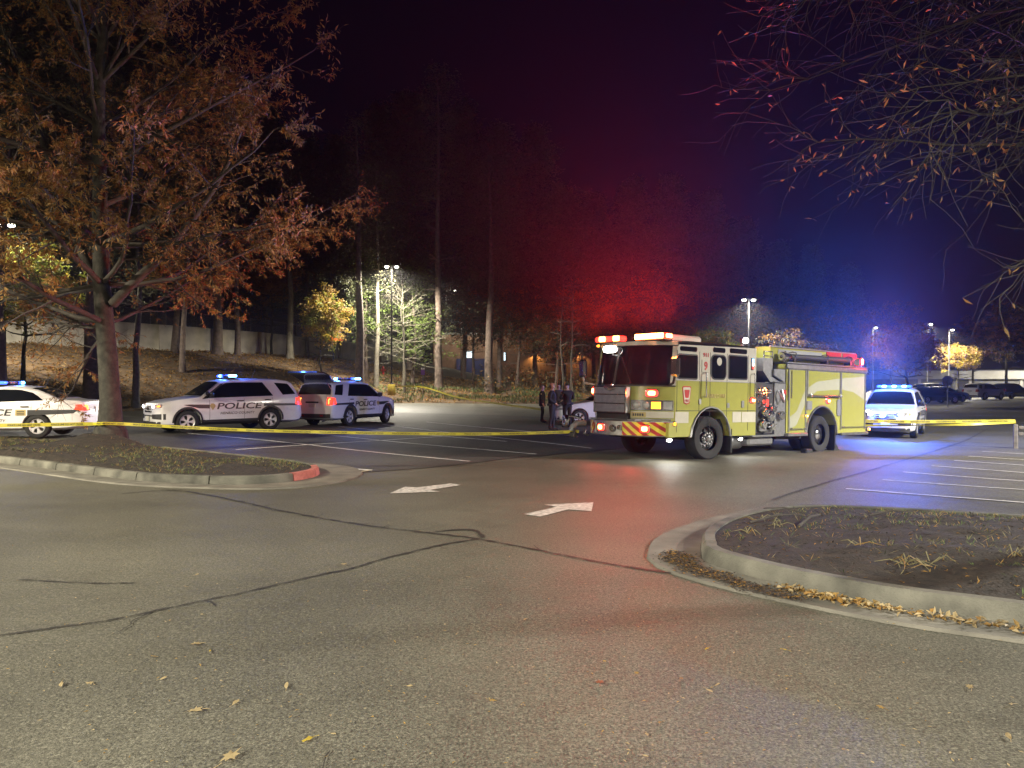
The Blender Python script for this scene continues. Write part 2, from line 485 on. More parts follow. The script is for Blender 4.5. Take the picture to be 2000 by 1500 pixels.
def ribbon(mb, pts, w, z=.004, mat=None, wob=0, rnd=None):
    pts=[Vector((p[0],p[1],0)) for p in pts]; L=[];Rr=[]
    for i,p in enumerate(pts):
        t=(pts[min(i+1,len(pts)-1)]-pts[max(i-1,0)]).normalized(); n=Vector((-t.y,t.x,0))
        ww=(w[i] if hasattr(w,'__len__') else w)/2
        if wob: ww*=1+rnd.uniform(-wob,wob)
        a=p+n*ww; b=p-n*ww
        L.append((a.x,a.y,g(a.x,a.y)+z)); Rr.append((b.x,b.y,g(b.x,b.y)+z))
    mb.grid([L,Rr][::-1], mat)
def resample(pts, step, wig=0, rnd=None, closed=False):
    out=[]; n=len(pts)
    for i in range(n if closed else n-1):
        p0=pts[(i-1)%n] if (closed or i>0) else pts[0]; p1=pts[i]; p2=pts[(i+1)%n]; p3=pts[(i+2)%n] if (closed or i+2<n) else pts[-1]
        d=math.dist(p1,p2); k=max(1,int(d/step))
        for j in range(k):
            t=j/k
            q=[.5*(2*b+(c-a)*t+(2*a-5*b+4*c-e)*t*t+(-a+3*b-3*c+e)*t**3) for a,b,c,e in zip(p0,p1,p2,p3)]
            if wig: q=[q[0]+rnd.uniform(-wig,wig),q[1]+rnd.uniform(-wig,wig)]
            out.append(tuple(q))
    if not closed: out.append(tuple(pts[-1]))
    return out
rnd = random.Random(4)
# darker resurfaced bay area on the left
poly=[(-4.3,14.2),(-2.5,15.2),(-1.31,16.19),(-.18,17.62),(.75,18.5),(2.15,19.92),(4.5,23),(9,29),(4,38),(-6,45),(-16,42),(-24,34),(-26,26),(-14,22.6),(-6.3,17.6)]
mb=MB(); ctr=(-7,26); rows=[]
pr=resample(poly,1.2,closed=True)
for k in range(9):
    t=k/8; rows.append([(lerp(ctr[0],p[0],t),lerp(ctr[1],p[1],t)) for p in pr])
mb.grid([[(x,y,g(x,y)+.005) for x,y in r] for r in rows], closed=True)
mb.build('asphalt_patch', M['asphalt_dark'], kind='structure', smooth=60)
# tar-sealed cracks
C1=[(-6.19,12.05),(-5.64,12.45),(-4.74,11.88),(-3.08,10.36),(-1.91,9.42),(-.9,8.84),(-.4,8.55),(.52,7.73),(.99,7.3),(1.47,7.0)]
C2=[(-.4,8.52),(-.78,8.2),(-1.24,7.62),(-1.51,7.19),(-1.84,6.82),(-2.2,6.4),(-2.75,5.82),(-3.01,5.57),(-3.29,5.42),(-3.55,5.25),(-5,4.4)]
C3=[(-4.2,14.3),(-2.5,15.3),(-1.31,16.19),(-.18,17.62),(.75,18.5),(2.15,19.92),(4.5,22.9)]
C4=[(4.0,11.5),(4.21,11.88),(6.66,15.06),(11.2,20.72),(16.3,27.26),(22,35)]
C5=[(-.9,8.93),(-.65,9.08),(-.42,9.0),(-.34,8.6)]
C6=[(-4.4,6.75),(-3.6,6.62),(-3.3,6.65)]
C7=[(-.87,3.6),(-.85,3.3),(-.82,2.7)]
mb=MB()
for c,w,wg in ((C1,.036,.016),(C3,.04,.014),(C4,.05,.01),(C5,.055,.01),(C6,.018,.012),(C7,.006,.006)):
    ribbon(mb, resample(c,.07,wg,rnd), w, .009, wob=.75, rnd=rnd)
pts=resample(C2,.06,.012,rnd)
ribbon(mb, pts, [.022+.07*max(0,math.sin(i*.075+.4))**3 if i>25 else .04 for i in range(len(pts))], .009, wob=.6, rnd=rnd)
for c in (C1,C2,C3,C4):
    base_=resample(c,.3)
    for k in range(len(base_)//3):
        p=Vector((*rnd.choice(base_),0)); a=rnd.uniform(0,6.28); q=[p]
        for _ in range(rnd.randint(3,8)):
            a+=rnd.uniform(-.7,.7); q.append(q[-1]+Vector((math.cos(a),math.sin(a),0))*.07)
        ribbon(mb,[(v.x,v.y) for v in q],[.016*(1-i/len(q))+.004 for i in range(len(q))],.0095,wob=.5,rnd=rnd)
mb.build('tar_seam', M['tar'], kind='structure')
# wheel-polished dark smear where the cracks meet and in lanes
# stall lines
def wline(a,b,w,m,name='stall_line',z=.009):
    mb=MB(); n=max(2,int(math.dist(a,b)/.8)); ribbon(mb,[(lerp(a[0],b[0],i/n),lerp(a[1],b[1],i/n)) for i in range(n+1)],w,z)
    return mb.build(name,m,kind='structure')
for a,b in (((-7.14,19.6),(-2.32,25.2)),((-11.25,26.06),(-.96,17.1)),((-7.41,26.43),(.61,18.84)),((-6.92,30.12),(-.16,23.02)),((-5.47,31.98),(2.18,20.72)),((-3.9,34.53),(2.23,25.39))):
    wline(a,b,.10,M['paint_worn'])
wline((-4.16,16.09),(-2.84,15.33),.09,M['paint_worn']); wline((-2.86,15.30),(-3.25,14.66),.11,M['paint_yel'],z=.013)
for a,b in (((5.73,13.0),(8.6,10.6)),((7.14,14.6),(10.4,12.0)),((8.36,16.2),(11.6,13.6)),((9.8,17.7),(12.9,15.2)),((11.2,19.2),(14.2,16.8)),((12.4,20.6),(15.4,18.2)),((13.9,22.4),(16.8,20.0)),((29.2,49),(38,44)),((24.5,42),(33,37))):
    wline(a,b,.10,M['paint'])
# lane arrows
def arrow(p):
    mb=MB(); mb.add([(x,y,g(x,y)+.009) for x,y in p],[tuple(range(len(p)))[::-1]]); return mb.build('lane_arrow',M['paint'],kind='structure')
arrow([(-1.95,12.07),(-1.81,12.85),(-1.6,12.76),(-1.08,13.28),(-.88,13.08),(-1.35,12.45),(-1.17,12.27)])
arrow([(1.2,11.16),(1.09,10.38),(.78,10.53),(.37,9.96),(.16,10.14),(.64,10.75),(.46,10.93)])

# ------------------------------------------------------------------ kerbed islands
def offset_in(pts, d):
    n=len(pts); out=[]
    ar=sum(pts[i][0]*pts[(i+1)%n][1]-pts[(i+1)%n][0]*pts[i][1] for i in range(n)); sg=1 if ar>0 else -1
    for i in range(n):
        a,b=pts[i-1],pts[(i+1)%n]; tx,ty=b[0]-a[0],b[1]-a[1]; l=math.hypot(tx,ty) or 1
        out.append((pts[i][0]-ty/l*d*sg, pts[i][1]+tx/l*d*sg))
    return out
def island(outline, mound, apron_w, seg, red=None, H=.15):
    o = resample(outline,.16,closed=True); n=len(o)
    a = offset_in(o,.02); b = offset_in(o,.15); ap=[offset_in(o,-w) for w in (0,)]
    def strip(i0,i1,name,m,parent):
        mb=MB(); rows=[]
        for i in range(i0,i1+1):
            k=i%n; z=g(*o[k])
            prof=((o[k],0),(o[k],0.004),(a[k],H-.03),(offset_in2[k],H),(b[k],H),(b[k],0))
            rows.append([(p[0],p[1],z+h) for p,h in prof])
        mb.grid(rows)
        mb.add(rows[0],[tuple(range(6))]); mb.add(rows[-1],[tuple(range(6))[::-1]])
        return mb.build(name,m,parent,smooth=40)
    offset_in2=offset_in(o,.045)
    kr=link('kerb',None); kr['kind']='structure'
    step=max(4,int(seg/.16)); i=0
    while i<n:
        j=min(n,i+step)
        if n-j<step*.4: j=n
        mid=o[(i+j)//2%n]
        isr = red is not None and math.dist(mid,red)<.8
        x=strip(i,j,'kerb_stone',M['red_kerb'] if isr else M['concrete'],kr)
        # open the joint a little
        me=x.data
        if isr: x['label']='red kerb stone at the island tip'
        i=j
    # joints: shrink each stone 6 mm towards its middle
    for ch in kr.children:
        me=ch.data; c=sum((v.co for v in me.vertices),Vector())/len(me.vertices)
        rr=max((v.co-c).length for v in me.vertices); f=1-.012/rr
        for v in me.vertices: v.co.x=c.x+(v.co.x-c.x)*f; v.co.y=c.y+(v.co.y-c.y)*f
    # gutter apron
    mb=MB(); rows=[]
    ow=[offset_in(o,-w) for w in (0,.2,.4,.6,.8,1.0)]
    for i in range(n+1):
        k=i%n; w=apron_w(o[k][0],o[k][1]); r=[]
        for q in range(4):
            t=q/3; nx_=(ow[5][k][0]-o[k][0]); ny_=(ow[5][k][1]-o[k][1])
            x=o[k][0]+nx_*w*t; y=o[k][1]+ny_*w*t; r.append((x,y,g(x,y)+.012+.012*t))
        x,y,z=r[-1]; r.append((x+nx_*.02,y+ny_*.02,z-.03))
        rows.append(r)
    mb.grid(rows); mb.build('gutter',M['gutter'],kind='structure',smooth=40)
    # soil
    c=[sum(p[0] for p in b)/n,sum(p[1] for p in b)/n]; rows=[]
    for k in range(26):
        t=k/25; r=[]
        for p in b:
            x=lerp(c[0],p[0],t); y=lerp(c[1],p[1],t)
            e=ss(1,.75,t)
            z=g(x,y)+H-.02+mound(x,y)*ss(1,.55,t)+e*(.03*noise.noise((x*3,y*3,1))+.02*noise.noise((x*11,y*11,5)))
            r.append((x,y,z))
        rows.append(r)
    mb=MB(); mb.grid(rows,closed=True); mb.build('soil',M['mulch'],kind='structure',smooth=60)
    def surf(x,y):
        # radial parameter of a point, then the same height
        dx,dy=x-c[0],y-c[1]; ang=math.atan2(dy,dx); best=None
        for p in b:
            q=abs((math.atan2(p[1]-c[1],p[0]-c[0])-ang+math.pi)%(2*math.pi)-math.pi)
            if best is None or q<best[0]: best=(q,math.hypot(p[0]-c[0],p[1]-c[1]))
        t=math.hypot(dx,dy)/best[1]
        if t>.985: return None
        e=ss(1,.75,t)
        return g(x,y)+H-.02+mound(x,y)*ss(1,.55,t)+e*(.03*noise.noise((x*3,y*3,1))+.02*noise.noise((x*11,y*11,5)))
    return b, surf
TREE=(-9.7,18.3)
ISL_L=[(-3.85,15.06),(-3.69,14.2),(-4.0,13.45),(-4.75,13.12),(-5.83,13.28),(-6.98,13.78),(-8.5,14.8),(-11.28,16.6),(-15,18.4),(-20,20),(-24,21),(-24.6,21.9),(-24,22.5),(-20,22.3),(-15,21.5),(-10.3,19.9),(-6.3,17.3),(-4.5,15.9)]
def mndL(x,y):
    d=math.hypot(x-TREE[0],y-TREE[1]); return .12+.34*math.exp(-(d/1.1)**2)
def apL(x,y): return .45+.35*ss(-5.2,-3.9,x)
inL, surfL = island(ISL_L, mndL, apL, 1.55, red=(-3.72,14.0))
ISL_R=[(1.93,7.75),(1.90,7.35),(2.25,6.70),(2.71,6.17),(3.146,5.80),(3.74,5.45),(5.5,4.3),(8,2.7),(10,1.6),(10.8,1.9),(11,3),(11.2,5.5),(10.6,7.4),(8.6,8.4),(6.4,9.32),(4.9,9.95),(4.0,10.15),(3.3,9.9),(2.6,9.2),(2.12,8.4)]
def mndR(x,y): return .10+.05*math.exp(-((x-7)**2+(y-6)**2)/9)
def apR(x,y): return lerp(.44,.52,ss(2.6,1.9,x)) if y<9 else .42
inR, surfR = island(ISL_R, mndR, apR, 3.0)

# scattered litter on and round the islands (nobody could count it)
def leafquad(mb, p, d, nrm, L, W, mat=0, fold=.25):
    d=d.normalized(); s=d.cross(nrm)
    if s.length<1e-5: s=d.orthogonal()
    s.normalize(); n=s.cross(d)
    a=p; b=p+d*L; c1=p+d*L*.45+s*W*.5+n*W*fold; c2=p+d*L*.45-s*W*.5+n*W*fold
    o=len(mb.v); mb.v+=[tuple(a),tuple(c2),tuple(b),tuple(c1)]
    mb.f+=[(o,o+1,o+2),(o,o+2,o+3)]; mb.m+=[mat,mat]
def rvec(rn):
    while True:
        v=Vector((rn.uniform(-1,1),rn.uniform(-1,1),rn.uniform(-1,1)))
        if .05<v.length<1: return v.normalized()
def inside_sample(poly, rn, n, surf):
    xs_=[p[0] for p in poly]; ys_=[p[1] for p in poly]; out=[]; tries=0
    while len(out)<n and tries<n*6:
        tries+=1; x=rn.uniform(min(xs_),max(xs_)); y=rn.uniform(min(ys_),max(ys_))
        z=surf(x,y)
        if z is not None: out.append(Vector((x,y,z)))
    return out
rn=random.Random(11)
mb=MB()
for p in inside_sample(inR,rn,5200,surfR)+inside_sample(inL,rn,3600,surfL):
    d=rvec(rn); d.z*=.35; leafquad(mb,p+Vector((0,0,.006)),d,Vector((rn.uniform(-.4,.4),rn.uniform(-.4,.4),1)),rn.uniform(.02,.07),rn.uniform(.008,.02),rn.choice((0,0,0,1)))
mb.build('bark_chips',[M['chip'],M['leaf_brown']],kind='stuff',label='dark bark chips covering both kerbed islands')
mb=MB()
def tuft(p,n,L,lean,mt):
    for _ in range(n):
        a=rn.uniform(0,6.28); d=Vector((math.cos(a)*lean,math.sin(a)*lean,rn.uniform(.25,1)))
        leafquad(mb,p+Vector((math.cos(a),math.sin(a),0))*rn.uniform(0,.04),d,Vector((0,0,1)),L*rn.uniform(.5,1.2),.008,rn.choice(mt),.1)
for p in inside_sample(inR,rn,240,surfR): tuft(p,rn.randint(2,7),.13,1.3,(0,0,1,2))
for p in inside_sample(inR,rn,1500,surfR):
    if noise.noise((p.x*.8,p.y*.8,7))>.12 or (p.y>8 and p.x>3): tuft(p,5,.07,.8,(0,1,1,2))
for p in inside_sample(inL,rn,2600,surfL):
    d=math.hypot(p.x-TREE[0],p.y-TREE[1])
    if d>1.3 and (noise.noise((p.x*.7,p.y*.7,2))>-.12): tuft(p,6,.11,1.0,(0,0,1,1,2))
mb.build('dry_grass_tufts',[M['dry_grass'],M['green_grass'],M['leaf_tan']],kind='stuff',label='dry straw and grass tufts growing on both islands')
# long pale straw clumps on the right island
mb=MB()
for (x,y,nn) in ((3.45,6.6,9),(3.6,6.55,7),(4.55,5.75,12),(2.55,8.2,5),(3.0,8.6,6),(2.9,9.0,5),(3.3,7.2,4),(4.4,6.6,4),(5.2,6.0,8)):
    z=surfR(x,y) or .2
    for _ in range(nn):
        a=rn.uniform(0,6.28); L=rn.uniform(.12,.3); p=Vector((x+rn.uniform(-.05,.05),y+rn.uniform(-.05,.05),z))
        q=p+Vector((math.cos(a)*L*.5,math.sin(a)*L*.5,rn.uniform(.03,.09))); e=p+Vector((math.cos(a)*L,math.sin(a)*L,.01))
        mb.tube([p,q,e],[.005,.0045,.002],4,False,rn.choice((0,0,1)))
mb.build('straw_stalks',[M['dry_grass'],M['leaf_tan']],kind='stuff',label='long pale straw stalks lying on the right island')
mb=MB(); 
for (x,y,a,L,r) in ((2.75,8.75,.5,.9,.014),(3.2,8.45,.9,.8,.02),(3.6,9.3,2.6,.5,.012),(4.2,8.9,.2,.6,.012)):
    z=(surfR(x,y) or .2)+.02; mb.tube([(x,y,z),(x+math.cos(a)*L*.5,y+math.sin(a)*L*.5,z+.05),(x+math.cos(a)*L,y+math.sin(a)*L,z+.02)],[r,r*.8,r*.4],5)
mb.build('fallen_twigs',M['twig'],kind='stuff',label='fallen twigs lying on the right island')
# leaves heaped in the right gutter
mb=MB(); path=resample([(2.2,6.55),(2.68,6.03),(3.1,5.66),(3.72,5.27),(5.4,4.15)],.02)
for k,p in enumerate(path):
    dens=(2+5*max(0,noise.noise((k*.022,0,0))+.35))*ss(.0,.12,k/len(path))
    for _ in range(int(dens)):
        t=abs(rn.gauss(0,.075)); q=Vector((p[0]-t*.62+rn.uniform(-.02,.02),p[1]-t*.78+rn.uniform(-.02,.02),.03+rn.uniform(0,.025)))
        d=rvec(rn); d.z*=.4; leafquad(mb,q,d,Vector((rn.uniform(-.7,.7),rn.uniform(-.7,.7),1)),rn.uniform(.04,.08),rn.uniform(.025,.045),rn.choice((0,0,1,2)),.3)
mb.build('gutter_leaves',[M['leaf_dry'],M['leaf_tan'],M['leaf_brown']],kind='stuff',label='tan dry leaves heaped along the right kerb')
# dirt washed into the gutter nose
mb=MB()
for _ in range(2600):
    t=rn.random(); y=lerp(7.75,6.1,t)+rn.gauss(0,.06); x=interp([6.1,6.5,7.0,7.4,7.8],[2.25,1.98,1.72,1.62,1.66],y)+rn.gauss(0,.05+.05*math.sin(t*9)**2)
    d=rvec(rn); d.z=.05; leafquad(mb,Vector((x,y,.034)),d,Vector((rn.uniform(-.3,.3),rn.uniform(-.3,.3),1)),rn.uniform(.012,.05),rn.uniform(.008,.03),rn.choice((0,0,0,1)),.2)
mb.build('gutter_dirt',[M['chip'],M['leaf_brown']],kind='stuff',label='brown dirt and leaf crumbs washed into the gutter nose')
# crumbs and twig bits on the asphalt, too small to pick apart
mb=MB()
for _ in range(1700):
    y=2.6+13*rn.random()**1.6; x=rn.uniform(-.75,.75)*y
    d=rvec(rn); d.z=.05; leafquad(mb,Vector((x,y,g(x,y)+.014)),d,Vector((rn.uniform(-.2,.2),rn.uniform(-.2,.2),1)),rn.uniform(.008,.034),rn.uniform(.005,.013),rn.choice((0,1)),.2)
mb.build('leaf_crumbs',[M['leaf_dry'],M['leaf_tan']],kind='stuff',label='tiny leaf crumbs strewn over the asphalt')

# leaf litter on the bank
mb=MB()
for _ in range(26000):
    x=rn.uniform(-42,8); y=rn.uniform(37,88); z,sd=bank(x,y)
    if sd<.2 or (sdist(WALL,x,y)>0 and x<-5): continue
    d=rvec(rn); d.z*=.5; leafquad(mb,Vector((x,y,z+.03)),d,Vector((rn.uniform(-.6,.6),rn.uniform(-.6,.6),1)),rn.uniform(.15,.34),rn.uniform(.08,.17),rn.choice((0,0,1,2)),.3)
mb.build('leaf_litter',[M['leaf_brown'],M['leaf_tan'],M['leaf_rust']],kind='stuff',label='fallen brown leaves covering the wooded bank')
mb=MB()
for _ in range(5200):
    x=rn.uniform(-14,7); y=rn.uniform(66,80); z,sd=bank(x,y)
    if sd<.3 or noise.noise((x*.3,y*.3,9))<-.1: continue
    for k in range(3):
        a=rn.uniform(0,6.28); leafquad(mb,Vector((x,y,z)),Vector((math.cos(a)*.5,math.sin(a)*.5,1)),Vector((0,0,1)),rn.uniform(.15,.4),.06,rn.choice((0,0,1)),.1)
mb.build('bank_grass',[M['green_grass'],M['dry_grass']],kind='stuff',label='low green grass at the foot of the bank')
# ------------------------------------------------------------------ retaining wall with fence
wl = thing('retaining_wall','long stained concrete retaining wall above the leafy bank','wall',(0,0,0))
rn=random.Random(5)
def along(pl, s):
    for i in range(len(pl)-1):
        d=math.dist(pl[i],pl[i+1])
        if s<=d or i==len(pl)-2:
            t=s/d; return (lerp(pl[i][0],pl[i+1][0],t),lerp(pl[i][1],pl[i+1][1],t)), math.atan2(pl[i+1][1]-pl[i][1],pl[i+1][0]-pl[i][0])
        s-=d
WL=sum(math.dist(WALL[i],WALL[i+1]) for i in range(len(WALL)-1))
pan=6.1; k=0; base_me={}
while k*pan<WL-1:
    (x,y),a=along(WALL,k*pan+pan/2); v=k%3
    if v not in base_me:
        mb=MB(); mb.box((0,0,1.05),(pan-.05,.30,4.1),ch=.025); mb.box((0,0,3.16),(pan-.05,.36,.10),ch=.02)
        base_me[v]=mb.mesh('wall_panel',M['wall_conc'])
    p=link('wall_panel',base_me[v],wl); p.location=(x,y,4.25+rn.uniform(-.02,.02)); p.rotation_euler=(0,0,a); k+=1
fence = thing('chain_link_fence','chain link fence standing on top of the concrete wall','fence')
pm=MB(); pm.cyl((0,0,7.4),(0,0,8.9),.035,n=8); pm=pm.mesh('post',M['pole_pale'])
s=0; prev=None; mesh_=MB(); rail=MB()
while s<WL:
    (x,y),a=along(WALL,s); p=link('post',pm,fence); p.location=(x,y,0)
    if prev:
        rail.cyl((*prev,8.88),(x,y,8.88),.025,n=6)
        L=math.dist(prev,(x,y)); nn=int(L/.16)
        dx,dy=(x-prev[0])/L,(y-prev[1])/L
        for i in range(-9,nn):
            for sg in (1,-1):
                a0=max(0,i*.16); a1=min(L,i*.16+1.44)
                if a1<=a0: continue
                z0=7.45+(a0-i*.16); z1=7.45+(a1-i*.16)
                if sg<0: z0,z1=16.34-z0,16.34-z1
                q=Vector((prev[0]+dx*a0,prev[1]+dy*a0,z0)); r=Vector((prev[0]+dx*a1,prev[1]+dy*a1,z1))
                o=len(mesh_.v); w=.006
                mesh_.v+=[(q.x,q.y,q.z-w),(q.x,q.y,q.z+w),(r.x,r.y,r.z+w),(r.x,r.y,r.z-w)]; mesh_.f.append((o,o+1,o+2,o+3)); mesh_.m.append(0)
    prev=(x,y); s+=3.0
rail.build('top_rail',M['pole_pale'],fence); mesh_.build('wire_mesh',M['grey'],fence,kind='stuff')

# ------------------------------------------------------------------ parking lot lights
def lot_light(x, y, H, label, power, base=True, zg=None, yaw=0, heads=2, colr=(1,.92,.76), pole='pole', aim=None, glass='e_lot'):
    z0=gz(x,y) if zg is None else zg
    t=thing('lot_light',label,'lamp post',(x,y,z0),yaw,'tall lamp posts round the car park')
    z=0
    if base:
        mb=MB(); mb.lathe([(0,-.3),(.34,-.3),(.36,.02),(.36,.86),(.33,.92),(0,.92)],(0,0,0),(0,0,1),24); mb.build('pole_base',M['yellow_base'],t,smooth=30); z=.92
    mb=MB(); mb.box((0,0,z+.06),(.30,.30,.12),ch=.02); mb.tube([(0,0,z+.1),(0,0,H)],[.085,.06],10); mb.build('pole_shaft',M[pole],t,smooth=40)
    for sg in ((-1,1) if heads==2 else (1,)):
        mb=MB(); mb.tube([(0,0,H-.12),(sg*.25,0,H-.05)],.03,6); mb.build('arm',M[pole],t)
        mb=MB(); mb.box((sg*.44,0,H),(.46,.36,.14),ch=.05); h=mb.build('lamp_head',M['pole'],t)
        mb=MB(); mb.box((sg*.44,0,H-.14),(.38,.32,.20),ch=.07); mb.build('lamp_glass',M[glass],h)
        lamp('SPOT',(sg*.44,0,H-.30),power/heads,colr,t,.16,aim or (0,0,-1),164,.45)
    return t
lot_light(-11.2,70.5,12.0,'dark twin lamp post on a yellow base at the foot of the bank',31000)
lot_light(-33.2,49.6,10.2,'lamp post hidden behind the yellow green maple at far left',17000,base=False,pole='pole')
lot_light(22.5,72,9.9,'pale twin lamp post rising behind the fire engine',32000,base=False,pole='pole_pale')
lot_light(49.5,104,9.6,'far small lamp post between the fire engine and the golden tree',24000,base=False,pole='pole_pale',heads=1)
lot_light(56.5,103,10.0,'far lamp post just left of the golden lit tree',26000,base=False,pole='pole_pale',heads=1)
lot_light(60.0,104,9.3,'far lamp post standing behind the golden lit tree',9000,base=False,pole='pole_pale',heads=1)
lot_light(92,124,9.9,'farthest lamp post at the right above the white building',20000,base=False,pole='pole_pale',heads=1)
# posts of the same car park that light the near lanes from beside and behind the camera
lot_light(-13.0,-13.0,11.0,'lamp post behind the camera on the left of the near lane',84000,colr=(1,.95,.78),base=True)
lot_light(15.0,-15.0,11.0,'lamp post behind the camera on the right of the near lane',58000,colr=(1,.95,.78),base=True)
lot_light(27.0,12.0,11.0,'lamp post in the right hand bays beyond the picture edge',85000,base=True,colr=(1,.95,.85))
lot_light(-20,8.5,10.0,'lamp post beyond the left picture edge beside the lane',32000,colr=(1,.90,.66),base=True)

# street lamps on the road beyond the wall
def street_lamp(x,y,z,H,label,power):
    t=thing('street_lamp',label,'street lamp',(x,y,z),0,'street lamps on the road beyond the wood')
    mb=MB(); mb.tube([(0,0,0),(0,0,H)],[.11,.07],8); mb.tube([(0,0,H-.1),(.5,0,H+.1),(1.3,0,H+.15)],.04,6); mb.build('pole_shaft',M['pole_pale'],t)
    mb=MB(); mb.ball((1.5,0,H+.12),(.42,.2,.12),10); mb.build('lamp_head',M['grey'],t,smooth=60)
    mb=MB(); mb.ball((1.5,0,H+.03),(.34,.17,.10),10); mb.build('lamp_glass',M['e_lot'],t,smooth=60)
    if power: lamp('POINT',(1.5,0,H-.3),power,(1,.9,.65),t,.2)
street_lamp(-8.6,128,4,8.4,'brighter street lamp glowing through bare branches beyond the wall',2500)
street_lamp(-12.2,140,4,15.0,'higher small street lamp above the bare tree',800)

# ------------------------------------------------------------------ buildings beyond the wood
b=thing('brick_building','brown building with warm wall lamps glimpsed through the wood','building',(0,0,0))
mb=MB(); mb.box((3,141,6.0),(34,14,9),ch=.05); mb.build('wall',M['brick'],b)
mb=MB(); mb.box((3,141,10.65),(34.6,14.6,.3)); mb.build('roof',M['greywall'],b)
mb=MB(); mb.box((-7.2,133.75,4.4),(5.2,.5,3.6)); mb.build('canopy',pbr('blue_awning',(.02,.03,.14),.6),b)
mb=MB(); mb.box((-7.6,133.92,6.95),(1.7,.14,1.35),ch=.03); fr=mb.build('window',M['black'],b)
mb=MB(); mb.box((-7.6,133.86,6.95),(1.5,.06,1.15)); mb.build('pane',M['e_win'],fr)
mb=MB(); mb.box((-1.3,133.92,6.6),(.5,.14,1.7),ch=.03); fr=mb.build('window',M['black'],b)
mb=MB(); mb.box((-1.3,133.86,6.6),(.3,.06,1.4)); mb.build('pane',M['e_win'],fr)
for x in (4.1,12.0):
    mb=MB(); mb.box((x,133.8,7.35),(.3,.3,.24),ch=.05); h=mb.build('wall_lamp',M['black'],b)
    mb=MB(); mb.box((x,133.78,7.2),(.22,.2,.08)); mb.build('lamp_glass',M['e_warm'],h)
    lamp('SPOT',(x,133.4,7.12),900,(1,.55,.15),b,.05,(0,.12,-1),130,.6)

b=thing('store_building','long low pale building with a white fascia behind the parked cars','building',(0,0,0))
mb=MB(); mb.box((112,146,1.3),(90,24,3.0),ch=.03); mb.build('wall',M['greywall'],b)
mb=MB(); mb.box((112,145.9,3.35),(90.6,24.8,1.5),ch=.04); mb.build('fascia',M['stucco'],b)
mb=MB(); mb.box((112,146,4.16),(91,25.2,.12)); mb.build('roof',M['grey'],b)
for i in range(9):
    mb=MB(); mb.box((72+i*9,133.96,1.2),(.5,.2,2.8),ch=.03); mb.build('pilaster',M['stucco'],b)
for i in range(3):
    mb=MB(); mb.box((80+i*16,133.97,1.1),(2.2,.12,2.3),ch=.02); d=mb.build('door',M['black'],b)
lamp('SPOT',(80,131,6.0),450,(1,.95,.85),b,.3,(0,.5,-1),140,.6)

# lit sign beyond the yellow tree
t=thing('lit_pole_sign','small pole sign with purple lettering over a glowing orange bar','sign',(-19.8,84.5,4.3))
mb=MB(); mb.cyl((-.05,0,0),(-.05,0,2.4),.12,n=8); mb.build('post',M['pole'],t)
mb=MB(); mb.box((0,0,2.55),(1.9,.18,.5),ch=.03); mb.build('orange_panel',M['e_orange'],t)
mb=MB(); mb.box((0,.03,3.15),(1.8,.14,.6),ch=.03); p=mb.build('letter_panel',M['black'],t)
mb=MB()
for i,x in enumerate((-.68,-.28,.12,.55)): mb.box((x,-.06,3.18+.03*(i%2)),(.28,.06,.38),ch=.02)
mb.build('lettering',M['e_purple'],p)

t=thing('parking_sign','small purple parking sign on a thin post at the bank foot','sign',(-8.25,70.2,gz(-8.25,70.2)))
mb=MB(); mb.box((0,0,1.3),(.06,.06,2.7)); mb.build('post',M['grey'],t)
mb=MB(); mb.box((0,-.05,2.35),(.34,.02,.46),ch=.006); mb.build('sign_plate',M['purple_sign'],t)
mb=MB(); mb.box((0,-.05,2.68),(.34,.02,.16),ch=.006); mb.build('sign_plate',M['refl_white'],t,label='small white plate above')
t=thing('hydrant','small red hydrant half hidden in the wood left of the far pine','hydrant',(-13.6,80,gz(-13.6,80)))
mb=MB(); mb.lathe([(0,0),(.18,0),(.18,.06),(.13,.1),(.13,.55),(.17,.58),(.15,.7),(.07,.8),(.04,.88),(0,.88)],(0,0,0),(0,0,1),14); mb.build('body',M['red_paint'],t,smooth=40)
mb=MB(); mb.cyl((-.26,0,.45),(.26,0,.45),.07,n=10); mb.cyl((0,-.24,.42),(0,0,.42),.09,n=10); mb.build('outlets',M['red_paint'],t,smooth=40)

def octagon(r): return [(r*math.cos(R(22.5+45*i)),r*math.sin(R(22.5+45*i))) for i in range(8)]
t=thing('stop_sign','octagonal sign seen from its grey back before the parked cars','sign',(36.0,62.6,gz(36,62.6)),R(-8))
mb=MB(); mb.box((0,0,1.15),(.08,.06,2.5)); mb.build('post',M['grey'],t)
mb=MB(); o=len(mb.v); mb.prism([(x,z+2.15) for x,z in octagon(.46)],'y',.05,.07); mb.build('sign_plate',M['blue_sign'],t)
mb=MB(); mb.prism([(x,z+2.15) for x,z in octagon(.455)],'y',.072,.078); mb.build('sign_face',M['red_paint'],t)

# cart corral rail at the right edge
t=thing('corral_rail','weathered grey post and rail end of a cart corral at right edge','railing',(15.95,24.0,g(15.95,24.0)),R(-30))
mb=MB(); mb.box((0,0,.36),(.12,.12,.80),ch=.012); mb.build('post',M['wood'],t)
mb=MB(); mb.box((1.6,0,.36),(.12,.12,.80),ch=.012); mb.build('post',M['wood'],t)
for z in (.46,.66):
    mb=MB(); mb.box((.82,.01,z),(1.48,.05,.10),ch=.01); mb.build('rail',M['wood'],t)

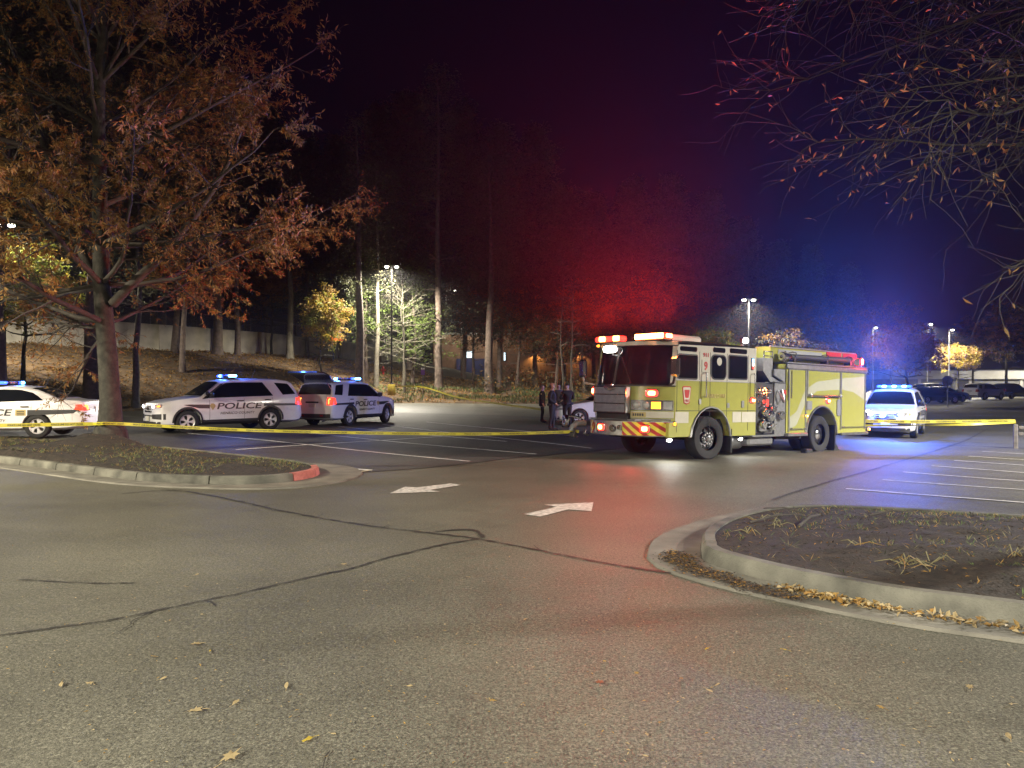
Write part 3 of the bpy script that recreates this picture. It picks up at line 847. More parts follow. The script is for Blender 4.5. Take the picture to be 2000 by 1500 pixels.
# ------------------------------------------------------------------ haze, added to stand in for lens glow
hm=bpy.data.materials.new('glow_haze'); hm.use_nodes=True
nt=hm.node_tree; nt.nodes.remove(nt.nodes['Principled BSDF'])
pv=nt.nodes.new('ShaderNodeVolumePrincipled'); pv.inputs['Color'].default_value=(.92,.92,.95,1)
pv.inputs['Density'].default_value=HAZE; pv.inputs['Anisotropy'].default_value=.8
nt.links.new(pv.outputs['Volume'], nt.nodes['Material Output'].inputs['Volume'])
mb=MB(); mb.box((0,60,20.6),(420,300,44.4)); mb.build('haze',hm,kind='stuff',label='thin haze added for the glow round the coloured lamps')
# ------------------------------------------------------------------ trees
class Tree:
    def __init__(s, seed): s.rn=random.Random(seed); s.ch=[[] for _ in range(5)]; s.tips=[]
    def grow(s, p, d, L, r, lvl, n, wig, up, kids, P):
        """a chain of n steps; kids(i, t, point, dir, radius) may start side branches"""
        pts=[p.copy()]; rad=[r]; st=L/n
        for i in range(n):
            d=(d+rvec(s.rn)*wig+Vector((0,0,up))).normalized()
            p=p+d*st; t=(i+1)/n; rr=r*(1-.82*t)
            pts.append(p.copy()); rad.append(max(rr,P.get('rmin',.004)))
            if kids: kids(t,p,d,max(rr,.004))
        s.ch[lvl].append((pts,rad)); return pts
def side(rn,d,ang):
    a=d.orthogonal().normalized(); a=Matrix.Rotation(rn.uniform(0,6.283),3,d)@a
    return (d*math.cos(ang)+a*math.sin(ang)).normalized()
def tree_meshes(T, sides=(10,7,5,3,3)):
    tr=MB(); br=MB()
    for l,chs in enumerate(T.ch):
        for pts,rad in chs: (tr if l==0 else br).tube(pts,rad,sides[l],l==0)
    return tr,br

def put_tree(name,label,group,loc,rz,trunk,branches,foliage,sc=1.,cat='tree'):
    t=thing(name,label,cat,loc,rz,group); t.scale=(sc,sc,sc)
    link('trunk',trunk,t)
    if branches: link('branches',branches,t,kind='stuff')
    if foliage: link('foliage',foliage,t,kind='stuff')
    return t

# ---- the big willow oak on the left island
T=Tree(21); rn=T.rn
def oak():
    L1=[]
    def k0(t,p,d,r):
        if t>.13:
            for _ in range(6 if t<.4 else 5):
                hgt=p.z
                el=lerp(R(-2),R(60),ss(2.6,11.,hgt))+rn.uniform(-.22,.2)
                az=rn.uniform(0,6.283); LL=lerp(6.4,2.6,ss(5.,13.5,hgt))*rn.uniform(.7,1.08)
                L1.append((p.copy(),Vector((math.cos(az)*math.cos(el),math.sin(az)*math.cos(el),math.sin(el))),LL,min(r*.55,.085)*rn.uniform(.6,1)))
    T.ch[0].append(([Vector((0,0,-.35)),Vector((0,0,0)),Vector((0,0,.25)),Vector((0,0,.8))],[.44,.37,.275,.235]))
    T.grow(Vector((0,0,.75)),Vector((-.03,0,1)),13.0,.235,0,14,.07,.10,k0,{})
    # the low forked limb
    L1.append((Vector((.08,-.05,3.05)),Vector((.75,-.25,.85)),6.0,.12)); L1.append((Vector((-.1,0,3.3)),Vector((-.5,-.1,.9)),6.5,.12))
    for (p,d,L,r) in L1:
        L2=[]
        def k1(t,p,d,r):
            if t>.14:
                for _ in range(2): L2.append((p.copy(),side(rn,d,rn.uniform(.5,1.05)),lerp(2.1,.8,t)*rn.uniform(.6,1.15),max(r*.5,.008)))
        T.grow(p,d,L,r,1,8,.16,.03,k1,{})
        for (p2,d2,l2,r2) in L2:
            L3=[]
            def k2(t,p,d,r):
                L3.append((p.copy(),side(rn,d,rn.uniform(.4,1.)),rn.uniform(.3,.75),.005)); (rn.random()<.5) and L3.append((p.copy(),side(rn,d,rn.uniform(.4,1.1)),rn.uniform(.3,.6),.005))
            T.grow(p2,d2,l2,r2,2,5,.2,-.01,k2,{})
            for (p3,d3,l3,r3) in L3:
                pts=T.grow(p3,d3,l3,r3,3,2,.25,-.03,None,{'rmin':.0035}); T.tips.append(pts)
oak()
tr,br=tree_meshes(T)
lf=MB()
for pts in T.tips:
    # leaves are thicker low down and on the outside; some twigs are already bare
    z=pts[-1].z; cl=noise.noise((pts[0].x*.5,pts[0].y*.5,pts[0].z*.5))
    n=int(rn.uniform(8,22)*(1.25 if z<7 else .95)*(.25+2.2*max(0,min(.6,cl+.3))))
    if pts[-1].x<-.9 and pts[-1].z<4.2 and rn.random()<.72: continue
    mt=0 if rn.random()<.5 else rn.choice((0,1,1,2))
    for _ in range(n):
        a=rn.randrange(len(pts)-1); p=pts[a].lerp(pts[a+1],rn.random())
        d=(rvec(rn)+Vector((0,0,-.55))+(pts[-1]-pts[0]).normalized()*.5)
        leafquad(lf,p,d,rvec(rn),rn.uniform(.09,.17),rn.uniform(.026,.042),mt,.2)
print('oak', len(T.tips), len(lf.f), len(br.f))
OAK_Z=.15-.02+.12+.34+g(*TREE)
put_tree('oak_tree','large willow oak with brown autumn leaves on the left island','',(TREE[0],TREE[1],OAK_Z),0,
   tr.mesh('trunk',M['bark_oak'],60),br.mesh('branches',M['twig'],60),lf.mesh('foliage',[M['leaf_brown'],M['leaf_tan'],M['leaf_rust']]))

# ---- nearly bare tree whose branches hang in from the right
T=Tree(8); rn=T.rn
def bare():
    L1=[]
    def k0(t,p,d,r):
        if t>.36:
            for _ in range(4):
                el=lerp(R(14),R(48),ss(3.2,8.,p.z))+rn.uniform(-.25,.25); az=rn.uniform(0,6.283)
                L1.append((p.copy(),Vector((math.cos(az)*math.cos(el),math.sin(az)*math.cos(el),math.sin(el))),lerp(5.2,2.6,ss(3,9,p.z))*rn.uniform(.75,1.1),min(r*.4,.034)))
    T.ch[0].append(([Vector((0,0,-.3)),Vector((0,0,0)),Vector((0,0,.6))],[.34,.26,.18]))
    T.grow(Vector((0,0,.55)),Vector((0,0,1)),9.5,.18,0,12,.05,.1,k0,{})
    for az,el,z,LL in ((174,4,3.9,5.0),(186,9,4.2,5.4),(165,11,4.4,5.2),(198,6,4.4,5.2),(180,15,5.0,5.6),(195,19,5.4,5.6),(168,22,5.7,5.4),(203,0,3.9,4.6),(178,27,6.1,5.4),(212,8,4.4,4.8),(155,15,5.0,5.2),(188,31,6.5,5.2),(172,34,6.9,5.4),(192,13,4.7,5.4)):
        a,e=R(az),R(el); L1.append((Vector((0,0,z)),Vector((math.cos(a)*math.cos(e),math.sin(a)*math.cos(e),math.sin(e))),LL,.030))
    for (p,d,L,r) in L1:
        L2=[]
        def k1(t,p,d,r):
            if t>.1:
                for _ in range(3): L2.append((p.copy(),side(rn,d,rn.uniform(.4,.95)),lerp(1.9,.8,t)*rn.uniform(.6,1.15),max(r*.5,.006)))
        T.grow(p,d,L,r,1,12,.19,-.022,k1,{})
        for (p2,d2,l2,r2) in L2:
            L3=[]
            def k2(t,p,d,r):
                L3.append((p.copy(),side(rn,d,rn.uniform(.4,1.)),rn.uniform(.2,.6),.0032))
            T.grow(p2,d2,l2,r2,2,6,.3,-.035,k2,{'rmin':.0025})
            for (p3,d3,l3,r3) in L3:
                T.tips.append(T.grow(p3,d3,l3,r3,3,3,.25,-.05,None,{'rmin':.002}))
bare()
tr,br=tree_meshes(T,(10,6,4,3,3)); lf=MB()
for pts in T.tips:
    if noise.noise((pts[0].x*.7,pts[0].y*.7,pts[0].z*.7))<.14 and rn.random()>.06: continue
    for _ in range(rn.randint(0,2)):
        p=pts[rn.randrange(len(pts))]; d=rvec(rn)+Vector((0,0,-.9)); leafquad(lf,p,d,rvec(rn),rn.uniform(.06,.105),rn.uniform(.018,.028),rn.choice((0,0,1,2)),.25)
print('bare', len(T.tips), len(lf.f), len(br.f))
BT=(8.2,7.4)
put_tree('bare_oak_tree','nearly bare oak hanging in from the right with few leaves','',(*BT,(surfR(*BT) or .25)),0,
   tr.mesh('trunk',M['bark_oak'],60),br.mesh('branches',M['twig'],60),lf.mesh('foliage',[M['leaf_tan'],M['leaf_brown'],M['leaf_rust']]))

# ---- generic crowns for the wood
def clump_crown(seed, n, per, leaf, shape, mats_n, droop=0, cr=.9, wd=.45):
    rn=random.Random(seed); mb=MB()
    for i in range(n):
        c=shape(rn); m=rn.randrange(mats_n); rad=cr*rn.uniform(.6,1.25)
        for _ in range(per):
            p=c+rvec(rn)*rad*rn.random()**.5; p.z=c.z+(p.z-c.z)*.6
            d=rvec(rn); d.z=d.z*.6-droop
            leafquad(mb,p,d,rvec(rn),leaf*rn.uniform(.6,1.3),leaf*wd,m,.15)
    return mb
def pine_shape(H,z0,R0):
    def f(rn):
        t=rn.random()**.85; z=lerp(z0,H,t); a=rn.uniform(0,6.283)
        lobe=.72+.28*math.sin(a*3+z*1.1)
        r=R0*(1-t**2.2)**.6*lobe*rn.uniform(.25,1)+.3
        return Vector((math.cos(a)*r,math.sin(a)*r,z+rn.uniform(-.4,.4)))
    return f
def ball_shape(c,r):
    def f(rn):
        v=rvec(rn)*rn.uniform(.35,1)
        k=.8+.3*noise.noise((v.x*2,v.y*2,v.z*2+c[2]))
        return Vector((c[0]+v.x*r[0]*k,c[1]+v.y*r[1]*k,c[2]+v.z*r[2]*k))
    return f
def pole_trunk(seed,H,r,stubs=8,zs=.35,bl=2.0):
    rn=random.Random(seed); tr=MB(); br=MB()
    pts=[Vector((0,0,-.6)),Vector((0,0,.1)),Vector((0,0,.8))]; rad=[r*1.6,r*1.3,r*1.05]
    x=y=0
    for i in range(10):
        z=.8+(H-.8)*(i+1)/10; x+=rn.uniform(-.13,.13); y+=rn.uniform(-.13,.13); pts.append(Vector((x,y,z))); rad.append(r*(1-.85*(i+1)/10))
    tr.tube(pts,rad,10)
    for _ in range(stubs):
        t=rn.uniform(zs,.95); z=H*t; a=rn.uniform(0,6.283); L=bl*rn.uniform(.5,1.3)
        k=min(len(pts)-1,max(0,int(2+t*10))); p=pts[k]
        q=p+Vector((math.cos(a)*L*.5,math.sin(a)*L*.5,.15)); e=p+Vector((math.cos(a)*L,math.sin(a)*L,.5*rn.random()))
        br.tube([p,q,e],[.06,.045,.015],5,False)
    return tr.mesh('trunk',M['bark_pine'],60), br.mesh('branches',M['bark_pine'],60)
PINES=[]
for k,(H,z0,R0) in enumerate(((30,6,5.6),(27,5,5.2),(33,7,6.0),(24,3.5,5.4))):
    tm,bm_=pole_trunk(50+k,H-1,.30,26,.3,2.6)
    fm=clump_crown(60+k,520,30,.46,pine_shape(H,z0,R0),2,.1,1.35,.34).mesh('foliage',[M['needle'],M['leaf_dark']])
    PINES.append((tm,bm_,fm))
DECID=[]
for k,(H,r) in enumerate(((16,5.2),(20,6.0))):
    tm,bm_=pole_trunk(70+k,H*.8,.24,20,.25,3.2)
    fm=clump_crown(80+k,300,26,.30,ball_shape((0,0,H*.60),(r,r,H*.40)),2,.15,1.0,.5).mesh('foliage',[M['leaf_dark'],M['leaf_rust']])
    DECID.append((tm,bm_,fm))
rn=random.Random(77)
def forest(lst, name, labels, group, spots):
    for i,(x,y,v,sc) in enumerate(spots):
        a=lst[v%len(lst)]
        put_tree(name,labels[i] if i<len(labels) else labels[-1],group,(x,y,gz(x,y)-.1),rn.uniform(0,6.28),*a,sc=sc)
def X(px,y): return (px-1000)/1480*y
# tall dark pines that make the skyline; positions in metres
forest(PINES,'pine_tree',['tall dark pine in the unlit wood skyline'],'tall dark pines of the wood skyline',
 [(X(600,92),92,0,.88),(X(660,100),100,1,1.08),(X(740,96),96,2,.98),(X(800,88),88,0,1.06),(X(905,92),92,2,1.0),(X(975,88),88,1,1.12),
  (X(1045,92),92,0,1.04),(X(1100,98),98,3,1.08),(X(1160,102),102,1,.98),(X(1235,100),100,0,.93),(X(1310,104),104,2,.90),(X(1385,104),104,1,1.02),(X(1450,110),110,3,1.05),
  (X(1520,118),118,3,.98),(X(1585,128),128,1,.92),(X(1660,140),140,3,.98),
  (X(470,100),100,2,1.1),(X(520,90),90,0,1.0),(X(380,84),84,1,1.2),(X(300,78),78,2,1.05),(X(210,74),74,0,1.1),(X(120,70),70,1,1.2),(X(40,66),66,2,1.0),(X(-60,62),62,0,1.1)])
forest(DECID,'broadleaf_tree',['dark broadleaf tree low in the unlit wood'],'dark broadleaf trees low in the wood',
 [(X(1010,84),84,0,.8),(X(1085,80),80,0,.72),(X(1140,86),86,1,.75),(X(1220,92),92,0,.95),(X(1290,96),96,1,.9),(X(1370,100),100,0,1.0),(X(1440,104),104,1,.9),(X(1540,106),106,0,.95),(X(1600,112),112,1,.85),
  (X(1680,122),122,0,1.0),(X(1740,128),128,1,.9),(X(925,90),90,0,.8),(X(580,96),96,1,.8),(X(480,86),86,0,.8)])
# near wood edge, each told apart
def one(name,label,px,y,H,r,fol=None,bark='bark_pine',stubs=10,zs=.4,bl=1.6,cat='tree'):
    x=X(px,y); tm,bm_=pole_trunk(int(px*7+y),H,r,stubs,zs,bl); tm.materials[0]=M[bark]; bm_.materials[0]=M[bark]
    return put_tree(name,label,None,(x,y,gz(x,y)-.05),rn.uniform(0,6),tm,bm_,fol,cat=cat)
def pf(seed,H,z0,R0,n=170,mats=('needle','leaf_dark')): return clump_crown(seed,n,22,.32,pine_shape(H,z0,R0),2,.1,1.05,.28).mesh('foliage',[M[m] for m in mats])
one('pine_tree','tallest straight pine trunk right of the bare pale tree',857,76,31,.40,pf(101,32,18,5.0,220),stubs=22,zs=.28,bl=2.2)
one('pine_tree','thick pine trunk just behind the police SUV with raised hatch',702,68,24,.42,pf(102,25,9,4.2),stubs=8)
one('pine_tree','slimmer pale pine trunk left of the twin lamp post',735,73,22,.24,pf(103,23,9,3.4,150),bark='bark_pale',stubs=8)
one('pine_tree','grey leaning pine trunk against the wall left of the yellow tree',566,80,20,.36,pf(104,21,10,4.0),bark='bark_pale')
one('pine_tree','dark trunk in the middle of the wall section',464,77,20,.30,pf(105,21,9,3.6,120))
one('pine_tree','thick dark trunk before the wall left of centre of the bank',425,74,22,.46,pf(106,23,10,4.2))
one('pine_tree','thin dark trunk rising mid bank above the first police SUV',356,62,18,.24,pf(107,19,8,3.2,110))
one('pine_tree','dark trunk beside the thin one mid bank',341,70,20,.30,pf(108,21,9,3.6,110))
one('pine_tree','slender far trunk left of the two mid bank trunks',322,76,19,.26,pf(109,20,9,3.2,100))
one('pine_tree','slender pale trunk just right of the big oak',265,48,15,.22,pf(110,16,7,3.0,110),bark='bark_pale')
one('pine_tree','thick dark trunk just left of the big oak',178,46,20,.46,pf(111,21,9,4.4))
one('pine_tree','dark thick trunk right of the tall pine near the tape end',955,78,24,.46,pf(112,25,8,4.8,220))
one('pine_tree','pair of thin trunks behind the officers, the left one',1098,72,12,.10,None,bark='bark_pale',stubs=14)
one('pine_tree','pair of thin trunks behind the officers, the right one',1118,72,12,.10,None,bark='bark_pale',stubs=14)
one('pine_tree','thin stem standing left of the tall pine on the grass',790,71.5,9,.12,None,bark='bark_pale',stubs=4)
one('pine_tree','dark trunk at the far left edge behind the sedan',4,40,16,.28,pf(113,17,9,3.4,100))
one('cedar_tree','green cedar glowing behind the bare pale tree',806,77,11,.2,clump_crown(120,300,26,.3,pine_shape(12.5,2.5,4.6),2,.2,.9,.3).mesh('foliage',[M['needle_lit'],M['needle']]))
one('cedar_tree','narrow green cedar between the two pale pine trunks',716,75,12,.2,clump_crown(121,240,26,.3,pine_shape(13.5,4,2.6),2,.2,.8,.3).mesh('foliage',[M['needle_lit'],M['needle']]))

# yellow-leaved trees under the lamps
def small_tree(name,label,x,y,H,shape,n,leaf,mats,seed,bark='bark_oak',r=.09,per=26,cr=.55,wd=.5,zt=.75):
    tm,bm_=pole_trunk(seed,H*zt,r,26,.30,1.8); tm.materials[0]=M[bark]; bm_.materials[0]=M[bark]
    fm=clump_crown(seed+1,n,per,leaf,shape,len(mats),.25,cr,wd).mesh('foliage',[M[m] for m in mats])
    return put_tree(name,label,None,(x,y,gz(x,y)-.05),0,tm,bm_,fm)
small_tree('maple_tree','yellow maple on a thin trunk before the wall by the lamp',X(630,69),69,9.2,ball_shape((.25,0,6.2),(2.9,2.8,3.5)),300,.27,('leaf_yel','leaf_tan','leaf_lime'),201,r=.10)
small_tree('maple_tree','yellow green maple glowing at the far left behind the sedan',X(45,48),48,9.6,ball_shape((0,0,6.6),(4.6,3.8,3.6)),420,.28,('leaf_lime','leaf_yel','leaf_lime'),205,r=.14)
small_tree('oak_tree','rust red oak foliage above the wall behind the big oak',X(530,84),84,12,ball_shape((0,0,8.5),(4.2,3.5,3.6)),260,.30,('leaf_rust','leaf_brown'),209,r=.14)
small_tree('pine_tree','lit yellow green pine boughs showing over the engine cab roof',X(1392,62),62,7.6,ball_shape((0,0,5.0),(3.1,2.3,2.1)),230,.26,('leaf_lime','leaf_yel','needle_lit'),213,r=.12,wd=.3)
small_tree('broadleaf_tree','dark reddish tree with few leaves behind the engine hose bed',X(1545,66),66,8,ball_shape((0,0,5.0),(3.6,3,2.6)),70,.22,('leaf_brown','leaf_dark'),217,r=.12)
small_tree('oak_tree','purple tinted tree behind the right police SUV',X(1775,64),64,8.6,ball_shape((0,0,5.0),(3.6,3,2.9)),240,.26,('leaf_brown','leaf_rust'),221,r=.16)
small_tree('oak_tree','golden lit tree spreading above the far parked cars',X(1868,107),107,8.6,ball_shape((0,0,5.6),(4.9,3.8,2.6)),230,.30,('leaf_yel','leaf_tan'),225,r=.18)
small_tree('oak_tree','dark bushy tree at the right edge before the white building',X(1965,108),108,15,ball_shape((0,0,9.5),(5.5,4,6.0)),260,.32,('leaf_dark','leaf_brown'),229,r=.22)
small_tree('broadleaf_tree','dark crown behind the golden tree',X(1900,132),132,15,ball_shape((0,0,9.5),(6.5,4,5.5)),240,.34,('leaf_dark','leaf_rust'),233,r=.22)

# ---- bare pale tree beside the lamp: only twigs
T=Tree(31); rt=T.rn
L1=[]
def k0(t,p,d,r):
    if t>.22:
        for _ in range(4):
            az=rt.uniform(0,6.283); el=lerp(R(-4),R(42),ss(3,9.5,p.z))+rt.uniform(-.15,.2)
            L1.append((p.copy(),Vector((math.cos(az)*math.cos(el),math.sin(az)*math.cos(el),math.sin(el))),lerp(4.4,2.0,ss(4.,10,p.z))*rt.uniform(.65,1.1),.032))
T.ch[0].append(([Vector((0,0,-.4)),Vector((0,0,.5))],[.2,.15]))
T.grow(Vector((0,0,.45)),Vector((0,0,1)),9.6,.12,0,12,.04,.1,k0,{'rmin':.02})
for (p,d,L,r) in L1:
    L2=[]
    def k1(t,p,d,r):
        if t>.2: L2.append((p.copy(),side(rt,d,rt.uniform(.4,.8)),lerp(1.6,.7,t)*rt.uniform(.6,1.1),.014))
    T.grow(p,d,L,r,1,7,.14,.02,k1,{'rmin':.010})
    for q in L2: T.grow(q[0],q[1],q[2],q[3],2,4,.2,.0,None,{'rmin':.007})
tr,br=tree_meshes(T,(8,5,3,3,3))
put_tree('bare_tree','leafless pale tree brightly lit just right of the lamp','',(X(788,74.5),74.5,gz(X(788,74.5),74.5)),0,tr.mesh('trunk',M['bark_pale'],60),br.mesh('branches',M['bark_pale'],60),None)
t=put_tree('bare_tree','leafless pale tree brightly lit just left of the lamp','',(X(737,75.5),75.5,gz(X(737,75.5),75.5)),2.1,tr.mesh('trunk',M['bark_pale'],60),br.mesh('branches',M['bark_pale'],60),None,sc=.92)

# undergrowth at the wood edge
mb=MB(); ru=random.Random(14)
for _ in range(420):
    x=ru.uniform(-4,34); y=ru.uniform(70,112); z,sd=bank(x,y)
    if sd<3.5: continue
    h=ru.uniform(.8,2.6)
    for _ in range(16):
        p=Vector((x,y,z+h*.5))+rvec(ru)*h*.6; leafquad(mb,p,rvec(ru),rvec(ru),ru.uniform(.25,.5),ru.uniform(.1,.2),ru.choice((0,0,1)),.2)
mb.build('undergrowth',[M['leaf_dark'],M['leaf_brown']],kind='stuff',label='dark undergrowth along the foot of the wood')
# ------------------------------------------------------------------ fire engine (x rearwards, y away from the near side, z up)
eng = thing('fire_engine','lime yellow and white fire engine with red warning lamps lit','fire engine',(3.727,17.4,-.03),0)
eng.rotation_euler = (0, R(1.3), R(38))
W=2.5
def arc_pts(x0, bow, inset=0., n=15, y0=0.02, y1=W-.02):
    """plan curve of the bowed front: x at y"""
    out=[]
    for i in range(n):
        t=i/(n-1); y=lerp(y0,y1,t); s=abs(2*t-1)
        out.append((x0-bow*(1-s**2.6), y))
    return out
def bow_x(y, bow=.78): 
    s=abs(2*y/W-1); return -bow*(1-min(1,s)**2.6)
def wheel_geo(r, w, rim_r, style):
    ty=MB()
    ty.lathe([(rim_r*.98,-w/2+.02),(rim_r+.02,-w/2),(r-.05,-w/2),(r-.012,-w/2+.035),(r,-w/2+.07),(r,w/2-.07),(r-.012,w/2-.035),(r-.05,w/2),(rim_r+.02,w/2),(rim_r*.98,w/2-.02)],(0,0,0),(0,1,0),36)
    for k in (-.25,0,.25): ty.lathe([(r+.001,w*k-.008),(r-.012,w*k),(r+.001,w*k+.008)],(0,0,0),(0,1,0),36)
    return ty
def front_rim(r):
    rm=MB()
    rm.lathe([(r,-.02),(r,-.05),(r*.93,-.055),(r*.88,-.02),(r*.66,.015),(r*.55,-.05),(r*.42,-.10),(0,-.105)],(0,0,0),(0,1,0),30)
    rm.lathe([(r*.34,-.10),(r*.30,-.17),(r*.16,-.20),(0,-.20)],(0,0,0),(0,1,0),20)
    for k in range(10):
        a=2*math.pi*k/10; x,z=r*.44*math.cos(a),r*.44*math.sin(a); rm.cyl((x,-.09,z),(x,-.155,z),.022,n=8)
        x,z=r*.77*math.cos(a+.3),r*.77*math.sin(a+.3); rm.cyl((x,0.0,z),(x,-.014,z),.040,n=10,mat=1)
    return rm
def rear_rim(r):
    rm=MB()
    rm.lathe([(r,-.02),(r,-.05),(r*.93,-.055),(r*.9,.03),(r*.62,.12),(r*.56,.11),(r*.54,-.02),(0,-.02)],(0,0,0),(0,1,0),30)
    rm.lathe([(r*.50,-.02),(r*.48,-.10),(r*.34,-.13),(0,-.135)],(0,0,0),(0,1,0),20)
    for k in range(10):
        a=2*math.pi*k/10; x,z=r*.74*math.cos(a),r*.74*math.sin(a); rm.cyl((x,.075,z),(x,.03,z),.018,n=8)
    return rm
WR=.53
tyre=wheel_geo(WR,.34,.30,0).mesh('wheel',M['rubber'],40)
frm=front_rim(.30).mesh('rim',[M['chrome'],M['dark']],40); rrm=rear_rim(.30).mesh('rim',[M['chrome'],M['dark']],40)
for (x,y,rz,rim) in ((1.313,.20,R(-6),frm),(1.313,W-.20,math.pi+R(-6),frm),(6.28,.20,0,rrm),(6.28,.58,0,None),(6.28,W-.20,math.pi,rrm),(6.28,W-.58,0,None)):
    w=link('wheel',tyre,eng); w.location=(x,y,.50); w.rotation_euler=(0,0,rz)
    if rim: link('rim',rim,w)
# chassis
mb=MB()
mb.box((4.0,1.25,.62),(8.8,.9,.24)); mb.box((2.2,1.25,.75),(1.9,2.2,.42)); mb.box((1.3,1.25,.50),(.16,1.9,.16)); mb.box((6.28,1.25,.50),(.2,1.6,.2)); mb.box((4.9,1.25,.55),(1.2,2.2,.3)); mb.box((7.7,1.25,.6),(1.6,2.2,.24))
mb.build('chassis',M['dark'],eng)
# lower cab: side profile with the wheel arch cut in, then bowed nose
DIV=1.88
def arch(cx,cz,r,n=9,a0=8,a1=172): return [(cx+r*math.cos(R(lerp(a0,a1,i/(n-1)))),cz+r*math.sin(R(lerp(a0,a1,i/(n-1))))) for i in range(n)]
prof=[(0,.56),(0,DIV),(3.14,DIV),(3.14,.545),(2.06,.545)]+arch(1.313,.50,.735,9,4,176)+[(.52,.56)]
mb=MB(); mb.prism(prof,'y',0,.62); mb.prism(prof,'y',W-.62,W); mb.box((1.57,1.25,1.55),(3.13,1.27,.655)); mb.build('cab_body',M['lime'],eng)
mb=MB()
for y in (.004,): mb.tube([(p[0],-.012,p[1]) for p in [(2.10,.55)]+arch(1.313,.50,.755,11,4,176)+[(.50,.56)]],.028,6)
mb.build('wheel_arch_trim',M['steel'],eng,smooth=50)
# bowed nose below the windshield
def nose(mb,z0,z1,bow0,bow1,mat=None,y0=.0,y1=W,n=19,back=True):
    a=[(bow_x(lerp(y0,y1,i/(n-1)),bow0),lerp(y0,y1,i/(n-1)),z0) for i in range(n)]
    b=[(bow_x(lerp(y0,y1,i/(n-1)),bow1),lerp(y0,y1,i/(n-1)),z1) for i in range(n)]
    mb.grid([b,a],mat)
    if back:
        mb.add(a+[(0,y1,z0),(0,y0,z0)],[tuple(range(n+2))],mat); mb.add(b+[(0,y1,z1),(0,y0,z1)],[tuple(range(n+2))[::-1]],mat)
mb=MB(); nose(mb,.88,1.30,.74,.78); nose(mb,1.303,1.72,.78,.74); mb.build('nose',M['lime'],eng,smooth=45)
mb=MB(); nose(mb,1.52,1.56,.785,.782,y0=.9,y1=1.7,back=False); nose(mb,.93,.97,.762,.765,y0=.05,y1=W-.05); mb.build('nose_trim',M['chrome'],eng,smooth=45)
# upper cab
mb=MB()
rp=[(0.02,DIV+.004),(0.10,2.70),(3.14,2.76),(3.14,DIV+.004)]
mb.prism(rp,'y',.0,.05); mb.prism(rp,'y',W-.05,W); mb.box((3.115,1.25,2.3),(.05,2.4,.84))
mb.build('upper_cab',M['truck_white'],eng)
mb=MB()
n=19; r0=[(bow_x(lerp(0,W,i/(n-1)),.60)+.07,lerp(0.0,W,i/(n-1)),2.68) for i in range(n)]
r1=[(x+.015,y,2.77) for x,y,z in r0]; r2=[(lerp(x,1.5,.25)+.0,lerp(y,1.25,.06),2.80) for x,y,z in r0]
rr=[(3.16,lerp(0,W,i/(n-1)),2.74) for i in range(n)]
mb.grid([r0,r1,r2,[(3.16,lerp(.06,W-.06,i/(n-1)),2.80) for i in range(n)],rr]); mb.add(r0+rr[::-1],[tuple(range(2*n))[::-1]])
mb.build('cab_roof',M['truck_white'],eng,smooth=50)
mb=MB(); mb.box((.95,.95,2.89),(1.15,1.0,.18),ch=.05); mb.box((.95,.95,2.805),(1.2,1.05,.02)); mb.build('roof_unit',M['truck_white'],eng)
# windshield: two curved panes with centre and corner pillars
def pane(y0,y1,off,n=9,z0=1.745,z1=2.66):
    mb=MB(); rows=[]
    for z in (z0,lerp(z0,z1,.5),z1):
        t=(z-1.72)/(2.68-1.72); rows.append([(bow_x(lerp(y0,y1,i/(n-1)),lerp(.74,.60,t))+.07*t-off,lerp(y0,y1,i/(n-1)),z) for i in range(n)])
    mb.grid(rows[::-1]); back=[[(x+.03,y,z) for x,y,z in r] for r in rows]; mb.grid(back)
    e=rows[0]; mb.add([rows[0][0],rows[-1][0],back[-1][0],back[0][0]],[(0,1,2,3)]); mb.add([rows[0][-1],rows[-1][-1],back[-1][-1],back[0][-1]],[(0,1,2,3)])
    return mb
pane(.07,1.215,.0).build('windshield',M['glass'],eng,smooth=60)
pane(1.285,W-.07,.0).build('windshield',M['glass'],eng,smooth=60)
pane(1.215,1.285,.006,3).build('windshield_pillar',M['black'],eng)
for y0,y1 in ((0.0,.07),(W-.07,W)): pane(y0,y1,.008,3).build('corner_pillar',M['truck_white'],eng)
pane(0,W,.004,19,1.715,1.75).build('cowl',M['black'],eng)
for yy,dy in ((.75,.35),(1.75,.35)):
    mb=MB(); mb.tube([(bow_x(yy,.74)-.02,yy,1.78),(bow_x(yy+dy*.5,.68)-.02+.02,yy+dy*.5,2.1),(bow_x(yy+dy,.66)+.02,yy+dy,2.42)],.012,5); mb.build('wiper',M['black'],eng)
# dark dashboard and seats inside
mb=MB(); mb.box((.35,1.25,1.93),(.9,2.2,.1)); mb.box((1.3,.6,2.1),(.25,.55,.7)); mb.box((1.3,1.9,2.1),(.25,.55,.7)); mb.box((2.2,1.25,2.2),(.2,2.3,.9)); mb.build('cab_interior',M['dark'],eng)
